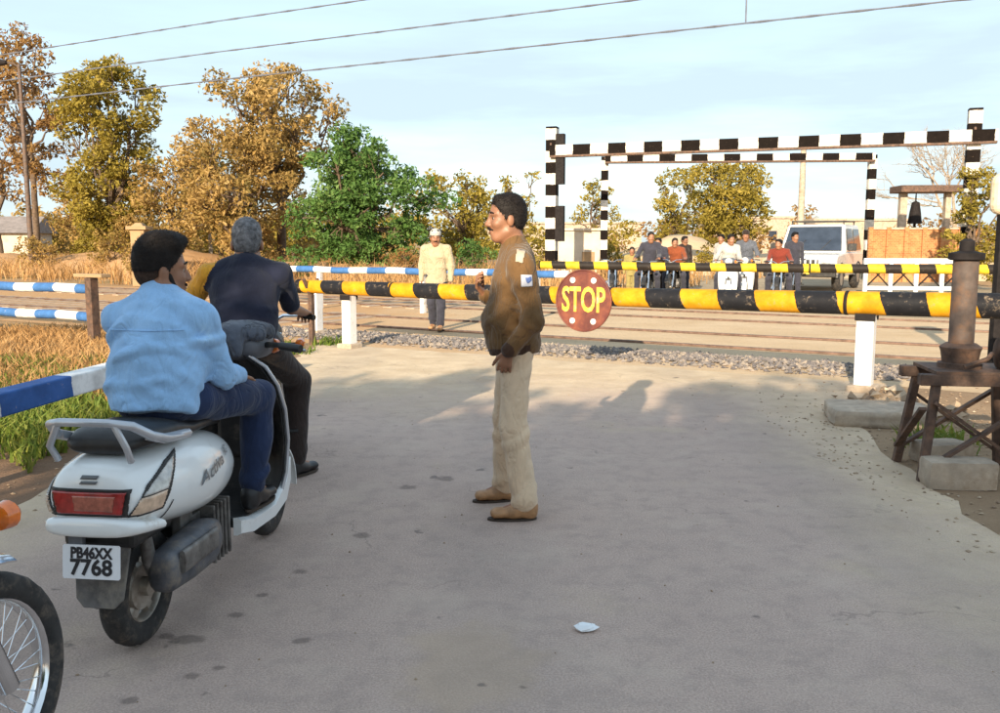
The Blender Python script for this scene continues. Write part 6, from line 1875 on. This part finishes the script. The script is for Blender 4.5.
# the man in blue on the scooter (frame of the scooter)
J = dict(pelvis=(0.20, 0, 0.885), waist=(0.205, 0, 1.00), hem=(0.185, 0, 0.885), chest=(0.245, 0, 1.145), neck=(0.268, 0, 1.262),
         head=(0.305, 0.012, 1.365), hf=(0.66, -0.75, -0.03), hu=(-0.05, 0, 1),
         shL=(0.258, 0.162, 1.18), elL=(0.49, 0.25, 1.01), wrL=(0.742, 0.295, 1.035), hdL=(0.95, 0.02, -0.12), pnL=(0, 0, -1),
         shR=(0.258, -0.162, 1.18), elR=(0.365, -0.192, 0.955), wrR=(0.585, -0.165, 0.915), hdR=(0.95, 0.05, -0.28), pnR=(0.2, 0.1, -1),
         hpL=(0.29, 0.10, 0.865), knL=(0.735, 0.19, 0.80), anL=(0.665, 0.175, 0.405), toeL=(0.865, 0.185, 0.347),
         hpR=(0.29, -0.10, 0.865), knR=(0.735, -0.19, 0.80), anR=(0.665, -0.175, 0.405), toeR=(0.865, -0.185, 0.347))
rid, q, F, rb = figure('person', 'bearded man in a light blue shirt and jeans riding the white scooter', None, J,
    dict(seed=23, strands=5200, h=0.0055, hc=0.0062, shirt=M['denimshirt'], trousers=M['jeans'], shoes=M['blackshoe'], head=0.965, beard=True, quiff=True, hairlift=0.014, hairlow=-0.004, fade=True, thumbL=-1, thumbR=1, curlL=0.9, curlR=0.35,
         chest_w=0.152, chest_d=0.115, waist_w=0.162, waist_d=0.128, hem_w=0.166, hem_d=0.140, hem_drop=0.045, arm_r=0.93, leg_r=0.95, cuff_r=0.055, wr=0.006,
         creases=[(np.array((0.09, 0.0, 0.96)), (0.1, 0.25, 1), 0.008, 0.055, 0.22), (np.array((0.10, 0.1, 1.1)), (0, 0.7, 0.7), 0.006, 0.07, 0.16), (np.array((0.25, -0.2, 1.12)), (0, 0.3, 1), 0.008, 0.05, 0.12)]), SC, SRZ)
shirt = [c for c in rid.children if c.name.startswith('shirt')][0]
bvs = BVHTree.FromPolygons([vv.co for vv in shirt.data.vertices], [tuple(p.vertices) for p in shirt.data.polygons])
seam = []
for k in range(25):
    y = 0.145 - 0.29 * k / 24
    h_ = bvs.ray_cast(Vector((-1, y, 1.150)), Vector((1, 0, 0)))
    if h_[0] is not None and k > 0: seam.append(np.array(h_[0]) + np.array((-0.001, 0, 0)))
MB().tube(seam, 0.003, 6).build('yoke_seam', M['denimshirt'], shirt, True)

# the man in navy on the dark motorcycle ahead
J = dict(pelvis=(0.25, 0, 0.90), waist=(0.28, 0, 1.03), hem=(0.245, 0, 0.89), chest=(0.345, 0, 1.195), neck=(0.40, 0, 1.352),
         head=(0.455, 0.0, 1.462), hf=(1, 0.10, -0.10), hu=(0.1, 0, 1),
         shL=(0.375, 0.215, 1.28), elL=(0.50, 0.375, 1.08), wrL=(0.765, 0.31, 1.02), hdL=(0.95, 0.0, -0.12), pnL=(0, 0, -1),
         shR=(0.375, -0.205, 1.285), elR=(0.56, -0.235, 1.065), wrR=(0.795, -0.285, 1.02), hdR=(0.95, 0.0, -0.12), pnR=(0, 0, -1),
         hpL=(0.33, 0.11, 0.855), knL=(0.67, 0.26, 0.60), anL=(0.52, 0.27, 0.10), toeL=(0.72, 0.34, 0.042),
         hpR=(0.33, -0.11, 0.855), knR=(0.67, -0.245, 0.60), anR=(0.53, -0.235, 0.10), toeR=(0.70, -0.35, 0.042))
nav, q, F, nb = figure('person', 'grey haired man in a navy top with mustard sleeve on the motorcycle ahead', None, J,
    dict(seed=37, strands=5200, h=0.006, hc=0.0068, shirt=M['navy'], sleevemat=M['mustard'], sleeve=0.86, trousers=M['browntrouser'], shoes=M['blackshoe'], head=1.10, hairmat=M['hairgrey'], hairlift=0.004, thumbL=-1, thumbR=1, curlL=0.9, curlR=0.9,
         chest_w=0.185, chest_d=0.13, waist_w=0.18, waist_d=0.135, hem_w=0.185, hem_d=0.145, hem_drop=0.05, leg_r=1.05, cuff_r=0.065, collar=True, wr=0.004), (-1.475, 4.98, 0.008), R(95))
# grey cloth slung over the scooter's handlebar
P = [prim_ell((0.90, -0.06, 1.085), np.eye(3), (0.075, 0.115, 0.035), k=0.03), prim_cap((0.86, -0.15, 1.06), (0.83, -0.02, 1.065), 0.03, 0.036, k=0.03), prim_cap((0.95, -0.16, 1.065), (0.97, 0.02, 1.075), 0.03, 0.036, k=0.03), prim_cap((0.82, -0.06, 1.05), (0.80, -0.07, 0.98), 0.03, 0.02, k=0.03)]
gc = sdf_mesh('folded_cloth', P, 0.006, M['greycloth'], None, wrinkles(77, 0.004, 34), 0.015)
gc.location = SC; gc.rotation_euler = (0, 0, SRZ)
tag(gc, 'crumpled grey cloth lying over the scooter handlebar', 'cloth')

# far figures
def standJ(walk=0.0, hunch=0.0):
    return dict(pelvis=(0, 0, 0.92), waist=(0, 0, 1.05), hem=(0, 0, 0.82), chest=(0.01, 0, 1.22), neck=(0.02 + hunch, 0, 1.40), head=(0.04 + hunch, 0, 1.525), hf=(1, 0.25, -0.08), hu=(0, 0, 1),
                shL=(0, 0.19, 1.345), elL=(-0.03, 0.245, 1.07), wrL=(0.03, 0.245, 0.83), hdL=(0.1, 0, -1), pnL=(0, -1, 0),
                shR=(0, -0.19, 1.345), elR=(-0.03, -0.245, 1.07), wrR=(0.05, -0.24, 0.83), hdR=(0.1, 0, -1), pnR=(0, 1, 0),
                hpL=(0, 0.09, 0.88), knL=(0.03 + walk * 0.5, 0.09, 0.47), anL=(walk, 0.09, 0.098), toeL=(0.19 + walk, 0.11, 0.042),
                hpR=(0, -0.09, 0.88), knR=(0.03 - walk * 0.3, -0.09, 0.47), anR=(-walk, -0.09, 0.098), toeR=(0.19 - walk, -0.11, 0.042))
figure('person', 'man in a cream shirt and white cap walking across the tracks', None, standJ(0.14),
       dict(seed=41, h=0.0085, hc=0.0095, shirt=M['cream'], trousers=M['darkcloth'], shoes=M['tanshoe'], face=True, cap=M['whitecloth'], head=1.06, hem_drop=0.12, hem_w=0.19, hem_d=0.14, arm_r=1.15, moustache=True, thumbL=-1), (-1.05, 14.9, 0.012), R(262))

def sitJ(k):
    g = random.Random(k); d = g.uniform(-0.05, 0.05)
    return dict(pelvis=(0.25, 0, 0.92), hem=(0.25, 0, 0.90), chest=(0.31, d, 1.22), neck=(0.345, d, 1.385), head=(0.385, d * 1.4, 1.50), hf=(1, g.uniform(-0.6, 0.6), -0.1), hu=(0, 0, 1),
                shL=(0.32, 0.19 + d, 1.315), elL=(0.52, 0.27, 1.07), wrL=(0.77, 0.29, 1.03), hdL=(1, 0, -0.1), pnL=(0, 0, -1),
                shR=(0.32, -0.19 + d, 1.315), elR=(0.52, -0.27, 1.07), wrR=(0.77, -0.29, 1.03), hdR=(1, 0, -0.1), pnR=(0, 0, -1),
                hpL=(0.32, 0.11, 0.87), knL=(0.68, 0.24, 0.62), anL=(0.56, 0.26, 0.098), toeL=(0.76, 0.29, 0.042),
                hpR=(0.32, -0.11, 0.87), knR=(0.68, -0.24, 0.62), anR=(0.56, -0.26, 0.098), toeR=(0.76, -0.29, 0.042))
GP = 'riders waiting behind the far boom'
for k, (key, rz, sh, tr, cap, lab) in enumerate((
        ('m1', 255, 'darkcloth', 'darkcloth', None, 'waiting rider in dark clothes, farthest left behind the far boom'),
        ('m2', 248, 'orangecloth', 'darkcloth', None, 'waiting rider in a rust orange shirt behind the far boom'),
        ('s1', 258, 'whitecloth', 'darkcloth', None, 'waiting rider in a white shirt on the left white scooter'),
        ('s2', 252, 'greycloth', 'browntrouser', 'browntrouser', 'waiting rider with a brown cap on the right white scooter'),
        ('m3', 250, 'redcloth', 'darkcloth', None, 'waiting rider in a red shirt beside the jeep'))):
    x, y = FAR[key]
    figure('person', lab, GP, sitJ(k), dict(seed=50 + k, h=0.012, hc=0.013, shirt=M[sh], trousers=M[tr], shoes=M['blackshoe'], face=False, cap=M[cap] if cap else None, head=1.05, thumbL=-1), (x, y, 0.012), R(rz))[0].scale = (1, 1, (1.04, 0.95, 1.0, 1.07, 0.93)[k])
for k, (x, y, rz, sh, tr, lab) in enumerate(((4.25, 24.2, 225, 'darkcloth', 'browntrouser', 'person in dark clothes standing behind the rust orange rider'), (5.25, 25.9, 290, 'browntrouser', 'darkcloth', 'person in brown standing behind the gap before the white shirted rider'),
                                        (6.1, 24.9, 215, 'whitecloth', 'greycloth', 'person in white standing behind the two white scooters'), (7.75, 23.9, 275, 'darkcloth', 'darkcloth', 'person in dark clothes standing right beside the jeep'))):
    figure('person', lab, GP, standJ(0.05 * k), dict(seed=70 + k, h=0.013, hc=0.014, shirt=M[sh], trousers=M[tr], shoes=M['blackshoe'], face=False, head=1.05, thumbL=-1), (x, y, 0.012), R(rz))[0].scale = (1, 1, 0.94 + 0.03 * k)
place(mc0, 3.05, 24.4, R(262), 'dark motorcycle standing behind the yellow green shirted person', GV)
place(mc0, 8.3, 25.2, R(243), 'dark motorcycle half hidden right in front of the jeep', GV)
figure('person', 'person in a yellow green shirt standing left of the waiting riders', GP, standJ(0.03), dict(seed=61, h=0.012, hc=0.013, shirt=M['limecloth'], trousers=M['limecloth'], shoes=M['blackshoe'], face=False, head=1.05), (3.3, 22.6, 0.012), R(250))[0].scale = (0.8, 0.8, 0.8)
